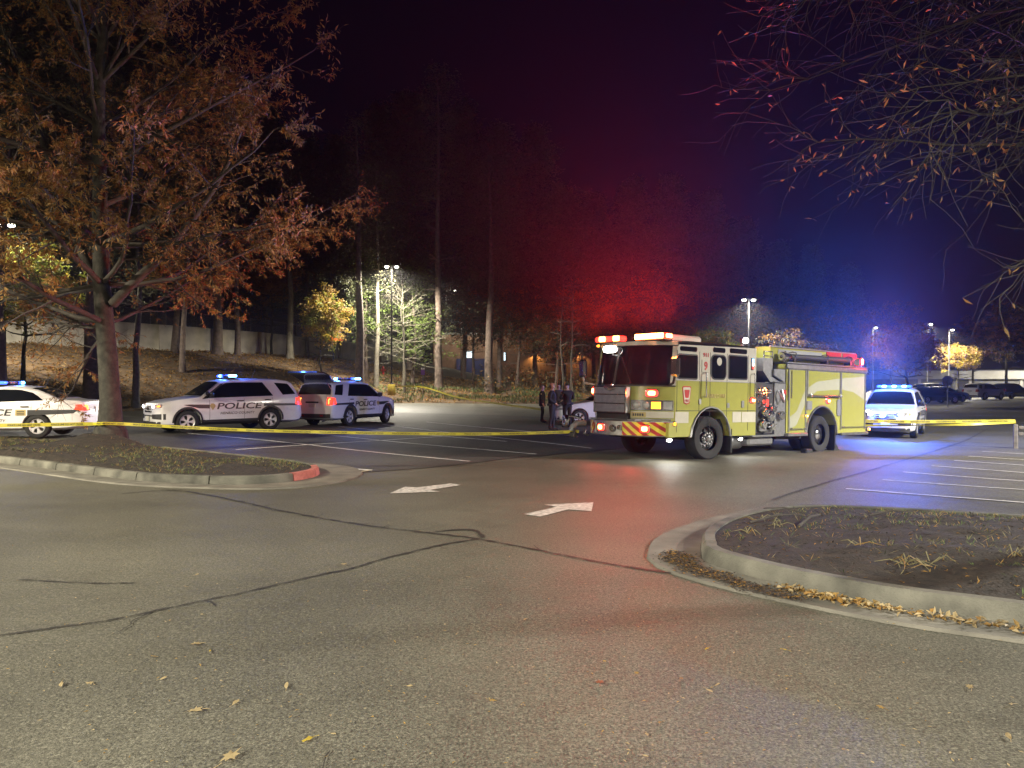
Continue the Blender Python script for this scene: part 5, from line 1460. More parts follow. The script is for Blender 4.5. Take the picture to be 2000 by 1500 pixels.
SEDAN=dict(L=5.15,fo=1.0,wb=2.87,r=.345,tum=.36,
 u=[0,.05,.2,.5,.9,1.35,1.6,2.0,2.45,2.9,3.4,3.8,4.15,4.4,4.6,4.95,5.06,5.12,5.15],
 top=[.66,.74,.82,.89,.95,1.0,1.05,1.27,1.46,1.52,1.50,1.42,1.27,1.15,1.11,1.09,1.05,.93,.80],
 belt=[.60,.68,.76,.84,.90,.95,.965,.975,.985,1.0,1.02,1.04,1.06,1.07,1.06,1.04,1.0,.88,.74],
 w=[.55,.72,.84,.93,.96,.965,.965,.965,.965,.965,.965,.965,.96,.955,.95,.92,.89,.86,.80],
 bot=[.28,.24,.22,.21,.22,.23,.23,.23,.23,.23,.23,.23,.23,.23,.24,.28,.31,.33,.36],
 wind=(1.58,2.40), side=[[(1.78,1.02),(2.5,1.385),(2.85,1.42),(3.35,1.41),(3.75,1.31),(4.02,1.10)]], front_side=[(1.78,1.02),(2.5,1.385),(2.70,1.405),(2.70,1.03)],
 rear=(3.62,4.36), grille=(.40,.50,.68), head=(.42,.86,.64,.78))
class Car:
    def __init__(s, P): s.P=P
    def val(s,k,u): return interp(s.P['u'],s.P[k],u)
    def section(s,u):
        zt,zb,w,z0=(s.val(k,u) for k in ('top','belt','w','bot')); gh=max(zt-zb,.02); H=zb-z0
        wb=w*.955; tum=s.P['tum']; wt=wb-tum*gh*.92-.02
        return [(0,z0),(w*.84,z0),(w*.96,z0+.07),(w,z0+.28*H),(w*1.0,z0+.58*H),(w*.988,z0+.86*H),(wb,zb),(wb-.012-tum*gh*.45,zb+.46*gh),(wt,zb+.86*gh),(wt-.05-.03*min(gh*4,1),zb+.965*gh),(wt*.55,zt+.012*min(1,gh*3)),(0,zt+.022*min(1,gh*3))]
    def yside(s,u,z):
        q=s.section(u); pts=q[1:10]
        for a,b in zip(pts,pts[1:]):
            if a[1]<=z<=b[1] and b[1]>a[1]: t=(z-a[1])/(b[1]-a[1]); return a[0]+(b[0]-a[0])*t
        return pts[-1][0] if z>pts[-1][1] else pts[0][0]
    def stations(s):
        us=sorted(set(s.P['u']+[s.P['L']*i/44 for i in range(45)])); return us
    def body(s, mat, wells=True):
        us=s.stations(); mb=MB(); rings=[]
        for u in us:
            q=s.section(u); ring=[(u,-y,z) for y,z in q]+[(u,y,z) for y,z in q[1:-1][::-1]]
            rings.append(ring)
        mb.grid(rings,closed=True); n=len(rings[0])
        mb.add(rings[0],[tuple(range(n))]); mb.add(rings[-1],[tuple(range(n))[::-1]])
        me=mb.mesh('body',mat)
        b=bmesh.new(); b.from_mesh(me); bmesh.ops.remove_doubles(b,verts=b.verts,dist=1e-5); bmesh.ops.recalc_face_normals(b,faces=b.faces); b.to_mesh(me); b.free()
        if wells:
            P=s.P; cb=MB(); 
            for x in (P['fo'],P['fo']+P['wb']):
                for sg in (-1,1): cb.cyl((x,sg*.62,P['r']+.01),(x,sg*1.25,P['r']+.01),P['r']+.055,n=28)
            cm=cb.mesh('cut',M['dark'])
            b=bmesh.new(); b.from_mesh(cm); bmesh.ops.recalc_face_normals(b,faces=b.faces); b.to_mesh(cm); b.free()
            o=bpy.data.objects.new('tmp',me); c=bpy.data.objects.new('cut',cm); col.objects.link(o); col.objects.link(c)
            md=o.modifiers.new('b','BOOLEAN'); md.operation='DIFFERENCE'; md.object=c; md.solver='EXACT'
            dg=bpy.context.evaluated_depsgraph_get(); me2=bpy.data.meshes.new_from_object(o.evaluated_get(dg))
            bpy.data.objects.remove(o); bpy.data.objects.remove(c); me=me2
            while len(me.materials)<2: me.materials.append(M['dark'])
            me.materials[0]=mat; me.materials[1]=M['dark']
        me.polygons.foreach_set('use_smooth',[True]*len(me.polygons)); me.set_sharp_from_angle(angle=R(32)); return me
    def panel(s, poly, sg, off=.006, nx=14, nz=5):
        """poly (u,z), convex, laid on the flank"""
        us=[p[0] for p in poly]; a,b=min(us),max(us); mb=MB(); rows=[]
        for i in range(nx+1):
            u=lerp(a+1e-4,b-1e-4,i/nx); zs=[]
            for (p,q) in zip(poly,poly[1:]+poly[:1]):
                if (p[0]-u)*(q[0]-u)<=0 and p[0]!=q[0]: t=(u-p[0])/(q[0]-p[0]); zs.append(p[1]+(q[1]-p[1])*t)
            z0,z1=min(zs),max(zs); rows.append([(u,sg*(s.yside(u,z)+off),z) for z in (lerp(z0,z1,j/nz) for j in range(nz+1))])
        return mb.grid(rows if sg<0 else rows[::-1])
    def top_panel(s, u0,u1,inset,off,n=9,m=9,i0=8):
        """glass laid on the sloping windscreen or rear screen"""
        mb=MB(); rows=[]
        for i in range(n+1):
            u=lerp(u0,u1,i/n); q=s.section(u); half=q[8:]; r=[]
            w=half[0][0]-inset*.5
            for j in range(-m,m+1):
                y=w*j/m; ay=abs(y); z=half[-1][1]
                for a,b in zip(half,half[1:]):
                    if b[0]<=ay<=a[0] and a[0]>b[0]: t=(a[0]-ay)/(a[0]-b[0]); z=a[1]+(b[1]-a[1])*t; break
                r.append((u,y,z+off))
            rows.append(r)
        return mb.grid(rows)
    def ufront(s,y): 
        ws=s.P['w'][:5]; us=s.P['u'][:5]; return interp(ws,us,abs(y)) if abs(y)>ws[0] else us[0]
    def urear(s,y):
        ws=s.P['w'][::-1][:6]; us=s.P['u'][::-1][:6]; return interp(ws,us,abs(y)) if abs(y)>ws[0] else us[0]
    def end_panel(s, y0,y1,z0,z1,off,rear=False,dep=.03,n=8,lean=0.,z0b=None,z1b=None):
        f=s.urear if rear else s.ufront; sg=1 if rear else -1; mb=MB()
        z0b=z0 if z0b is None else z0b; z1b=z1 if z1b is None else z1b
        def row(t,o): return [(f(lerp(y0,y1,i/n))+sg*o-sg*lean*t, lerp(y0,y1,i/n), lerp(lerp(z0,z0b,i/n),lerp(z1,z1b,i/n),t)) for i in range(n+1)]
        a,b=row(0,off),row(1,off); c,d=row(0,off-dep),row(1,off-dep)
        mb.grid([b,a] if not rear else [a,b]); mb.grid([a,c]); mb.grid([d,b])
        mb.add([a[0],b[0],d[0],c[0]],[(0,1,2,3)]); mb.add([a[-1],b[-1],d[-1],c[-1]],[(3,2,1,0)])
        return mb

def car_wheel(P):
    r=P['r']; w=.24; rr=r*.66; ty=MB()
    ty.lathe([(rr*.98,-w/2+.03),(rr+.01,-w/2),(r-.03,-w/2),(r-.006,-w/2+.02),(r,-w/2+.05),(r,w/2-.05),(r-.006,w/2-.02),(r-.03,w/2),(rr+.01,w/2),(rr*.98,w/2-.02)],(0,0,0),(0,1,0),30)
    rm=MB(); rm.lathe([(rr,-.085),(rr*.93,-.10),(rr*.86,-.085),(rr*.84,-.03),(0,-.03)],(0,0,0),(0,1,0),30)
    rm.m=[0]*len(rm.m)
    bk=MB()
    rm.lathe([(0,-.036),(rr*.83,-.036)],(0,0,0),(0,1,0),24,mat=1)
    for k in range(5):
        a=2*math.pi*k/5; q=[]
        for (rad,da) in ((rr*.16,-.62),(rr*.55,-.26),(rr*.9,-.40),(rr*.9,.40),(rr*.55,.26),(rr*.16,.62)): q.append((rad*math.cos(a+da),rad*math.sin(a+da)))
        rm.prism(q,'y',-.04,-.085)
    rm.lathe([(rr*.24,-.08),(rr*.22,-.105),(0,-.11)],(0,0,0),(0,1,0),16)
    return ty.mesh('wheel',M['rubber'],40), rm.mesh('rim',[M['rim'],M['dark']],30)
WG={}
def make_car(P, name, label, loc, rz, paint='white', police=True, lights=None, steer=0, hatch=False, group=None, cat='car', heads=True, detail=True, bar=None, sc=1.):
    c=Car(P); t=thing(name,label,cat,loc,rz,group); t.scale=(sc,sc,sc); suv=P is SUV
    r=P['r']; L=P['L']
    if id(P) not in WG: WG[id(P)]=car_wheel(P)
    link('body',c.body(M[paint]),t)
    for x in (P['fo'],P['fo']+P['wb']):
        for sg in (-1,1):
            w=link('wheel',WG[id(P)][0],t); w.location=(x,sg*.845,r); w.rotation_euler=(0,0,(0 if sg<0 else math.pi)+(steer if x<2 else 0)); link('rim',WG[id(P)][1],w)
    mb=MB(); mb.box((L/2,0,.33),(L-.6,1.2,.16)); mb.build('underbody',M['dark'],t)
    # glass
    u0,u1=P['wind']; c.top_panel(u0+.03,u1-.03,.10,.008).build('windshield',M['glass'],t,smooth=60)
    if not hatch: c.top_panel(P['rear'][0]+.02,P['rear'][1],.14,.008).build('rear_window',M['glass'],t,smooth=60)
    for sg in (-1,1):
        for poly in P['side']: c.panel(poly,sg,.006).build('side_window',M['glass'],t,smooth=60)
        c.panel([(P['side'][0][0][0]-.16,P['side'][0][0][1]-.03),(P['side'][0][1][0]-.03,P['side'][0][1][1]+.035),(P['side'][0][1][0]+.01,P['side'][0][1][1]),(P['side'][0][0][0]+.02,P['side'][0][0][1]-.02)],sg,.005,8,2).build('front_pillar',M['black'],t)
        mb=MB(); x=P['side'][0][0][0]+.12; y=sg*(c.yside(x,P['side'][0][0][1])); z=P['side'][0][0][1]+.06
        mb.box((x,y+sg*.13,z+.04),(.13,.24,.17),ch=.05); mb.box((x,y+sg*.02,z-.02),(.06,.14,.05),ch=.015); mb.build('mirror',M['black'],t)
        if detail:
            for x in ((2.72,3.72) if suv else (2.62,3.55)):
                z=c.val('belt',x)-(.075 if suv else .11); y=c.yside(x,z); mb=MB(); mb.box((x,sg*(y+.02),z),(.24,.03,.035),ch=.012); mb.build('door_handle',M['black'] if police else M['grey'],t)
            mb=MB()
            for x in ((1.66,2.86,3.9) if suv else (1.75,2.76,3.72)):
                mb2=c.panel([(x-.005,P['bot'][8]+.1),(x-.005,c.val('belt',x)-.01),(x+.005,c.val('belt',x)-.01),(x+.005,P['bot'][8]+.1)],sg,.003,1,6); mb.add(mb2.v,mb2.f)
            mb.build('door_seam',M['decal'],t)
        # sill and arch cladding
        if suv:
            c.panel([(1.40,.27),(1.40,.43),(3.36,.45),(3.36,.27)],sg,.012,8,2).build('sill_cladding',M['black'],t)
            for x in (P['fo'],P['fo']+P['wb']):
                mb=MB(); rows=[]
                for i in range(17):
                    a=R(-14+208*i/16); ca,sa=math.cos(a),math.sin(a); row=[]
                    for rad in (r+.05,r+.112):
                        uu=x+rad*ca; zz=max(.27,r+.01+rad*sa); row.append((uu,sg*(c.yside(min(max(uu,.05),L-.03),zz)+.014),zz))
                    rows.append(row)
                mb.grid(rows); mb.build('arch_cladding',M['black'],t,smooth=60)
    # nose
    gy,z0,z1=P['grille']
    g_=c.end_panel(-gy,gy,z0,z1-.06,.012,lean=.05).build('grille',M['black'],t,smooth=40)
    for k in range(3):
        z=lerp(z0+.04,z1-.10,k/2); c.end_panel(-gy+.03,gy-.03,z-.012,z+.018,.03-.012*k,dep=.02).build('grille_bar',M['chrome'],g_)
    mb=MB(); mb.lathe([(0,.03),(.085,.025),(.09,0)],(-.01,0,(z0+z1)/2-.02),(-1,0,0),16); mb.v=[(x,y,(z0+z1)/2-.02+(z-(z0+z1)/2+.02)*.5) for x,y,z in mb.v]; mb.build('badge',M['chrome'],g_)
    hy0,hy1,hz0,hz1=P['head']
    for sg in (-1,1):
        a,b=(hy0,hy1) if sg>0 else (-hy0,-hy1)
        h=c.end_panel(a,b,hz0-.02,hz1-.04,.010,z0b=hz0+.04,z1b=hz1+.0).build('headlamp',M['lens'],t,smooth=40)
        y=lerp(a,b,.32); 
        if heads:
            mb=MB(); u=c.ufront(y); mb.ball((u-.005,y,hz0+.06),(.035,.095,.055),12); mb.build('lamp_core',M['e_head'],h,smooth=60)
            c.end_panel(lerp(a,b,.80),lerp(a,b,.97),hz0+.05,hz1-.06,.02,z0b=hz0+.06).build('corner_lamp',M['e_amber'],h)
        if suv:
            c.end_panel(a*1.15,b*1.08,.50,.64,.012,z0b=.47,z1b=.66).build('fog_insert',M['black'],t)
    c.end_panel(-.80,.80,.27,.40,.014).build('lower_grille',M['black'],t,smooth=40)
    if suv: c.end_panel(-.55,.55,.565,.61,.012).build('bumper_slot',M['black'],t,smooth=40)
    mb=MB(); mb.box((-.03,0,.50),(.015,.31,.155)); mb.build('front_plate',M['plate'],t)
    # tail
    tz0,tz1=(.88,1.17) if suv else (.80,.98)
    for sg in (-1,1):
        a,b=(.55,.915) if sg>0 else (-.55,-.915)
        if suv: a=sg*.68
        tl=c.end_panel(a,b,tz0,tz1,.012,rear=True,lean=.07).build('tail_lamp',M['e_tail'] if lights else M['red_lens'],t,smooth=40)
        c.panel([(L-.28,tz0+.03),(L-.26,tz1-.02),(L-.10,tz1-.01),(L-.06,tz0)],sg,.008,6,2).build('side_lens',M['e_tail'] if lights else M['red_lens'],tl)
        if lights:
            y=lerp(a,b,.45); mb=MB(); u=c.urear(y); mb.box((u-.0,y,lerp(tz0,tz1,.42)),(.05,abs(b-a)*.22,(tz1-tz0)*.7),ch=.02); mb.box((u-.0,lerp(a,b,.65),lerp(tz0,tz1,.8)),(.05,abs(b-a)*.4,.05),ch=.02); mb.build('lamp_core',M['e_tailhot'],tl)
    c.end_panel(-.86,.86,.36,.52 if suv else .40,.016,rear=True).build('rear_bumper',M['black'],t,smooth=40)
    mb=MB(); mb.box((L+.012,0,.86 if suv else .82),(.02,.31,.16)); mb.build('rear_plate',M['plate'],t)
    if suv:
        mb=MB(); mb.box((L+.014,0,.98),(.03,.62,.06),ch=.02); mb.build('tailgate_handle',M['black'],t)
        for sg in (-1,1):
            mb=MB(); mb.box((L+.012,sg*.45,.45),(.02,.14,.05)); mb.build('reflector',M['red_lens'],t)
        mb=MB(); mb.tube([(L-.12,.5,.24),(L+.03,.5,.25)],.035,8); mb.build('exhaust',M['steel'],t)
        for sg in (-1,1):
            mb=MB(); mb.tube([(2.5,sg*.62,1.78),(3.4,sg*.62,1.80),(4.35,sg*.62,1.76)],.015,5); mb.build('roof_rail',M['black'],t)
    if police:
        zc=.875 if suv else .74
        for sg in (-1,1):
            f=(lambda x,y,n,x0=0,z0=0:None)
            if suv:
                c.panel([(.80,zc+.07),(1.0,zc+.085),(1.66,zc+.07),(1.66,zc-.06),(1.30,zc-.05),(1.05,zc+.01)],sg,.006,10,2).build('black_stripe',M['decal'],t)
                c.panel([(3.56,zc+.085),(4.96,zc+.06),(4.90,zc-.005),(3.56,zc-.01)],sg,.006,10,2).build('black_stripe',M['decal'],t)
                tx,w_,h_,hx,hw=2.70,1.60,.215,2.62,1.20
            else:
                c.panel([(.75,zc+.06),(1.9,zc+.07),(1.9,zc-.07),(.95,zc-.06)],sg,.006,10,2).build('black_stripe',M['decal'],t)
                c.panel([(3.62,zc+.085),(4.98,zc+.085),(4.90,zc-.02),(3.62,zc-.08)],sg,.006,10,2).build('black_stripe',M['decal'],t)
                c.panel([(3.30,zc+.09),(3.58,zc+.09),(3.58,zc-.08),(3.30,zc-.08)],sg,.005,3,2).build('gold_block',M['gold'],t)
                mb=MB()
                for k in range(3):
                    m2=c.panel([(3.34,zc+.055-.05*k),(3.34,zc+.03-.05*k),(3.54,zc+.03-.05*k),(3.54,zc+.055-.05*k)],sg,.008,2,1); mb.add(m2.v,m2.f)
                mb.build('lettering',M['decal'],t)
                tx,w_,h_,hx,hw=2.55,1.35,.19,2.5,1.1
            def tm(x,y,n,cx,cz):
                u=cx+(x if sg<0 else -x); z=cz+y; return (u,sg*(c.yside(u,z)+.008+max(n,0)*.3),z)
            mb=MB(); put_text(mb,'POLICE',lambda x,y,n:tm(x,y,n,tx,zc+.015),width=w_,height=h_,shear=.18,offset=.02); mb.build('lettering',M['decal'],t)
            mb=MB(); put_text(mb,'HENRICO COUNTY',lambda x,y,n:tm(x,y,n,hx,zc-.225),width=hw,height=.085,shear=.2); mb.build('lettering',M['decal'],t)
            bu=1.76 if suv else 2.0
            mb=c.panel([(bu-.10,zc+.02),(bu-.05,zc+.11),(bu+.05,zc+.11),(bu+.10,zc+.02),(bu,zc-.12)],sg,.009,6,2); mb.build('door_badge',M['gold'],t)
        # light bar
        bx0=2.62 if suv else 2.75; zb=c.val('top',bx0)+.10
        mb=MB(); mb.box((bx0,0,zb-.045),(.28,1.24,.03),ch=.01)
        for sg in (-1,1): mb.box((bx0,sg*.5,zb-.085),(.1,.05,.07))
        lb=mb.build('light_bar',M['black'],t)
        mods=bar or 'bbw..bB'
        n=len(mods); wd=1.24/n
        for i,ch in enumerate(mods):
            y=-.62+wd*(i+.5); mb=MB(); mb.box((bx0,y,zb+.012),(.26,wd-.012,.085),ch=.03)
            mt={'b':'e_blue','B':'e_bluehot','w':'lens','.':'off_blue'}[ch]; mb.build('bar_lens',M[mt],lb)
        mb=MB(); mb.tube([(3.6,.2,c.val('top',3.6)),(3.75,.2,c.val('top',3.6)+.35)],.008,5); mb.build('aerial',M['black'],t)
        mb=MB(); x=P['side'][0][0][0]+.05; y=-(c.yside(x,P['side'][0][0][1]+.05)); z=P['side'][0][0][1]+.16
        mb.ball((x-.05,y-.10,z),(.07,.075,.075),10); mb.tube([(x-.02,y-.08,z),(x+.05,y+.02,z-.05)],.015,5); mb.build('spotlight',M['black'],t,smooth=60)
    return t,c
BLUE=(.05,.16,1)
def glow(t,loc,p,colr=BLUE,size=.08): return lamp('POINT',loc,p,colr,t,size)
def hub_place(P,hx,hy,rz):
    """bumper origin so that the front hub centre line is at hx, hy (driver side wheel)"""
    return (hx-P['fo']*math.cos(rz)-.845*math.sin(rz), hy-P['fo']*math.sin(rz)+.845*math.cos(rz))

# white police SUV standing across the bays, facing left
rz=R(42); x,y=hub_place(SUV,-11.2,26.0,rz)
t,c=make_car(SUV,'police_suv','white police SUV facing left with blue roof bar and headlamps on',(x,y,g(x,y)),rz,lights=True,steer=R(-4),bar='Bw..bBb',group='police vehicles at the scene',cat='police car',sc=1.03)
glow(t,(2.62,-.45,2.14),BLP*.035); glow(t,(2.62,.3,2.14),BLP*.02)
lamp('SPOT',(-.06,-.5,.9),260,(1,.96,.88),t,.04,(-1,-.1,-.10),90,.8); lamp('SPOT',(-.06,.5,.9),260,(1,.96,.88),t,.04,(-1,.1,-.10),90,.8)
# second white police SUV seen from behind, tailgate raised
rz=R(248); 
fx,fy=-5.63,33.6
x=fx-SUV['fo']*math.cos(rz)+.845*math.sin(rz); y=fy-SUV['fo']*math.sin(rz)-.845*math.cos(rz)
t,c=make_car(SUV,'police_suv','white police SUV seen from behind with its tailgate raised',(x,y,g(x,y)),rz,lights=True,steer=R(10),hatch=True,heads=False,bar='B.ww.bB',group='police vehicles at the scene',cat='police car')
gate=MB()
hx,hz=4.62,1.80
for a0,a1,m in ((0,1,0),):
    ang=R(21); ca,sa=math.cos(ang),math.sin(ang); rows=[]
    for i in range(7):
        s_=i/6*1.12; bulge=.07*math.sin(math.pi*i/6); hw=lerp(.72,.86,ss(0,.5,i/6))*(1 if i<6 else .8)
        rows.append([(hx+s_*ca-bulge*sa*0,yy*hw,hz+s_*sa+bulge*1.2) for yy in (-1,-.6,0,.6,1)])
    gate.grid(rows); gate.grid([[(x_,y_,z_-.05) for x_,y_,z_ in r] for r in rows][::-1])
    edge=[r[0] for r in rows]+[rows[-1][k] for k in range(1,5)]+[r[-1] for r in rows[::-1][1:]]
    gate.grid([edge,[(x_,y_,z_-.05) for x_,y_,z_ in edge]])
tg=gate.build('tailgate',M['black_car'],t,smooth=40)
for sg in (-1,1):
    mb=MB(); mb.tube([(4.72,sg*.74,1.40),(5.15,sg*.74,1.84)],.014,6); mb.build('gas_strut',M['steel'],tg)
mb=MB(); c.top_panel(4.70,4.88,.14,.004); mb=c.top_panel(4.71,4.90,.14,.006); mb.build('load_opening',M['dark'],t)
glow(t,(2.62,.45,2.05),BLP*.035); glow(t,(2.62,-.45,2.05),BLP*.02)
lamp('SPOT',(-.06,.6,.9),200,(1,.96,.88),t,.04,(-1,0,-.10),90,.8)
# white police sedan at the left edge
rz=R(9); hubx,huby=-14.85,23.4
x=hubx-(SEDAN['fo']+SEDAN['wb'])*math.cos(rz)-.845*math.sin(rz); y=huby-(SEDAN['fo']+SEDAN['wb'])*math.sin(rz)+.845*math.cos(rz)
t,c=make_car(SEDAN,'police_sedan','white police sedan cut by the left edge with tail lamps lit',(x,y,g(x,y)+.02),rz,lights=True,bar='b.ww.bB',group='police vehicles at the scene',cat='police car',sc=1.06)
glow(t,(2.75,.5,1.80),BLP*.03)
# police SUV behind the engine facing the camera, all blue lights on
rz=R(57)
t,c=make_car(SUV,'police_suv','police SUV behind the engine with a full blue roof bar and dazzling headlamps',(13.75,27.9,g(13.75,27.9)-.02),rz,lights=True,bar='bBbBbBb',group='police vehicles at the scene',cat='police car')
for yy in (-.45,.1,.5):
    glow(t,(2.45,yy,2.12),BLP*.45); lamp('SPOT',(2.40,yy,2.08),BBM,BLUE,t,.08,(-1,.12,.28),46,1.)  # the spots are added for a blue glow in the haze
glow(t,(-.12,.05,.86),BLP*.06)
mb=MB(); mb.box((-.05,.10,.84),(.04,.16,.10),ch=.015); mb.build('grille_lamp',M['e_bluehot'],t)
for sg in (-1,1):
    mb=MB(); mb.ball((.09,sg*.60,.92),(.07,.17,.12),12); mb.build('high_beam',M['e_white'],t,smooth=60)
    lamp('SPOT',(.02,sg*.6,.92),HLP,(.97,.98,1),t,.05,(-1,sg*.05,-.06),80,.9)

# white car half hidden behind the engine and the officers
t,c=make_car(SEDAN,'parked_car','white car behind the engine showing only a front wheel and wing',(1.75,33.0,g(3,33)),R(8),police=False,heads=False,cat='car')
# parked cars far on the right
t,c=make_car(SEDAN,'parked_car','dark blue sedan parked side on below the octagonal sign',(36.3,71.0,g(36,71)),R(12),paint='navy',police=False,heads=False,group='cars parked on the far right',detail=False)
t.rotation_euler=(0,0,R(190)); t.location=(42.0,71.5,g(42,71.5))
t,c=make_car(SEDAN,'parked_car','silver sedan parked just behind the dark blue one',(45.6,76.5,g(45,76)),R(195),paint='silver',police=False,heads=False,group='cars parked on the far right',detail=False)
t,c=make_car(SUV,'parked_car','white SUV with dark windows behind the silver sedan',(48.2,83,g(48,83)),R(200),paint='white',police=False,heads=False,group='cars parked on the far right',detail=False)
t,c=make_car(SUV,'parked_car','white SUV at the right of the parked row',(55.2,86,g(55,86)),R(205),paint='white',police=False,heads=False,group='cars parked on the far right',detail=False)
t,c=make_car(SUV,'parked_car','black SUV last in the parked row',(61.5,91,g(61,91)),R(205),paint='black_car',police=False,heads=False,group='cars parked on the far right',detail=False)
t,c=make_car(SUV,'parked_car','dark SUV in deep shade left of the octagonal sign',(34.5,80,g(34,80)),R(185),paint='black_car',police=False,heads=False,group='cars parked on the far right',detail=False)
# concrete pole base near the dark tree, litter bin
t=thing('litter_bin','squat tan litter bin left of the dark blue sedan','bin',(32.8,69,gz(32.8,69)))
mb=MB(); mb.lathe([(0,0),(.45,0),(.5,.1),(.5,1.0),(.42,1.1),(.3,1.12),(.3,1.0),(0,1.0)],(0,0,0),(0,0,1),20); mb.build('body',M['stucco'],t,smooth=40)
mb=MB(); mb.lathe([(.3,1.1),(.26,1.2),(0,1.24)],(0,0,0),(0,0,1),20); mb.build('lid',M['grey'],t,smooth=40)
# ------------------------------------------------------------------ people
def person(label, loc, rz, H=1.83, top='uniform', legs='uniform', skin='skin', hair='hair', arms='hang', build=1., hairlen='short', stride=.0, jacket=False):
    V=[];E=[];Rd=[]
    def v(p,r,par=None):
        V.append(p); Rd.append(r if hasattr(r,'__len__') else (r,r)); i=len(V)-1
        if par is not None: E.append((par,i))
        return i
    b=build
    pel=v((0,0,.96),(.125*b,.165*b)); sp=v((.01,0,1.10),(.12*b,.155*b),pel); ch=v((.0,0,1.30),(.135*b,.185*b),sp); uc=v((-.01,0,1.44),(.10*b,.15*b),ch)
    nk=v((.0,0,1.53),(.06,.062),uc); hb=v((.03,0,1.615),(.078,.07),nk); hm=v((.025,0,1.70),(.095,.078),hb); ht=v((.01,0,1.775),(.07,.062),hm)
    nose_=v((.115,0,1.672),.014,hm)
    for sg in (-1,1):
        v((.015,sg*.085,1.675),(.018,.012),hm)
        sh=v((-.01,sg*.185*b,1.435),.068*b,uc)
        if arms=='hang': el=(-.03,sg*.25*b,1.16); wr=(.06,sg*.26*b,.93)
        elif arms=='belt': el=(-.05,sg*.28*b,1.17); wr=(.13,sg*.16*b,1.03)
        elif arms=='fold': el=(.03,sg*.27*b,1.17); wr=(.20,sg*.02,1.20)
        else: el=(-.05,sg*.27*b,1.17); wr=(.05,sg*.22*b,.95)
        e=v(el,.05*b,sh); w=v(wr,.034,e)
        d=(Vector(wr)-Vector(el)).normalized(); 
        if arms=='belt': d=(d+Vector((0,-sg*.5,-.4))).normalized()
        p=Vector(wr)+d*.06; pa=v(tuple(p),(.035,.022),w)
        for k,(o,L) in enumerate(((-.026,.075),(-.009,.088),(.009,.082),(.026,.065))):
            q0=p+d*.035+Vector((o,0,0)); q1=q0+d*L*.5+Vector((.004,-sg*.006,0)); q2=q1+d*L*.5+Vector((.012,-sg*.016,0))
            f0=v(tuple(q0),.0095,pa); f1=v(tuple(q1),.009,f0); v(tuple(q2),.008,f1)
        th=p+Vector((.035,-sg*.004,0))+d*.0; t0=v(tuple(th),.011,pa); v(tuple(th+d*.05+Vector((.018,0,0))),.0095,t0)
        st=stride*sg
        hp=v((0,sg*.095*b,.90),.105*b,pel); kn=v((.02+st*.5,sg*.115,.50),.066*b,hp); ca=v((-.01+st*.8,sg*.12,.33),.06*b,kn); an=v((-.02+st,sg*.125,.095),.045,ca)
        he=v((-.06+st,sg*.125,.045),.042,an); to=v((.10+st,sg*.14,.045),(.040,.045),an); v((.18+st,sg*.15,.035),(.03,.04),to)
    k=H/1.85
    me=bpy.data.meshes.new('body'); me.from_pydata([(x*k,y*k,z*k) for x,y,z in V],E,[])
    o=bpy.data.objects.new('tmp',me); col.objects.link(o)
    md=o.modifiers.new('s','SKIN'); md.use_smooth_shade=True
    for i,sv in enumerate(me.skin_vertices[0].data): sv.radius=(Rd[i][0]*k,Rd[i][1]*k); sv.use_root=(i==0)
    s2=o.modifiers.new('d','SUBSURF'); s2.levels=2; s2.render_levels=2
    dg=bpy.context.evaluated_depsgraph_get(); m2=bpy.data.meshes.new_from_object(o.evaluated_get(dg))
    bpy.data.objects.remove(o); m2.name='body'; m2.materials.clear()
    for n in (top,legs,skin,'black'): m2.materials.append(M[n])
    zw=.98*k
    for f in m2.polygons:
        c=f.center; f.use_smooth=True
        isarm=abs(c.y)>.20*k*b*.9 and c.z>.75*k or (arms in('belt','fold') and c.x>.125*k and .95*k<c.z<1.3*k)
        hand=False
        for sg in (-1,1):
            pass
        if c.z>1.515*k: f.material_index=2
        elif c.z<.11*k: f.material_index=3
        elif isarm and c.z<(.935 if arms=='hang' else .96)*k: f.material_index=2
        elif arms in('belt',) and c.x>.15*k and .9*k<c.z<1.06*k: f.material_index=2
        elif c.z>zw: f.material_index=0
        else: f.material_index=1
    t=thing('person',label,'person',loc,rz,'officers standing beside the engine')
    link('body',m2,t)
    # hair
    mb=MB(); rows=[]
    for i in range(7):
        th=R(8+ (74 if hairlen=='short' else 92)*i/6); rows.append([((.012+.104*math.sin(th)*math.cos(a)-.012)*k,(.088*math.sin(th)*math.sin(a))*k,(1.705+.098*math.cos(th)-(.02 if math.cos(a)>.3 else -.0)*0)*k) for a in (2*math.pi*j/16 for j in range(16)) ])
    for r_ in rows: 
        for j,p in enumerate(r_):
            a=2*math.pi*j/16
            if math.cos(a)>.2: r_[j]=(p[0]-.0,p[1],max(p[2],(1.735)*k))
    mb.grid(rows,closed=True); mb.add(rows[0],[tuple(range(16))]); mb.build('hair',M[hair],t,smooth=60)
    if hairlen=='bun':
        mb=MB(); mb.ball((-.11*k,0,1.70*k),.045*k,10); mb.build('hair_bun',M[hair],t,smooth=60)
    # eyes and mouth
    mb=MB()
    for sg in (-1,1): mb.ball((.108*k,sg*.03*k,1.69*k),(.008,.013,.008),8)
    mb.box((.112*k,0,1.625*k),(.01,.045,.008)); mb.build('face_marks',M['hair'],t)
    # duty belt with pouches, shoulder patch
    mb=MB(); rows=[]
    for z in (.965,1.005): rows.append([((.148*b*math.cos(a))*k,(.178*b*math.sin(a))*k,z*k) for a in (2*math.pi*j/20 for j in range(20))])
    mb.grid(rows,closed=True)
    for a in (1.2,1.9,2.6,-1.3,-2.0,-2.7): mb.box((.155*b*math.cos(a)*k,.187*b*math.sin(a)*k,.97*k),(.05,.05,.10),rz=a,ch=.012)
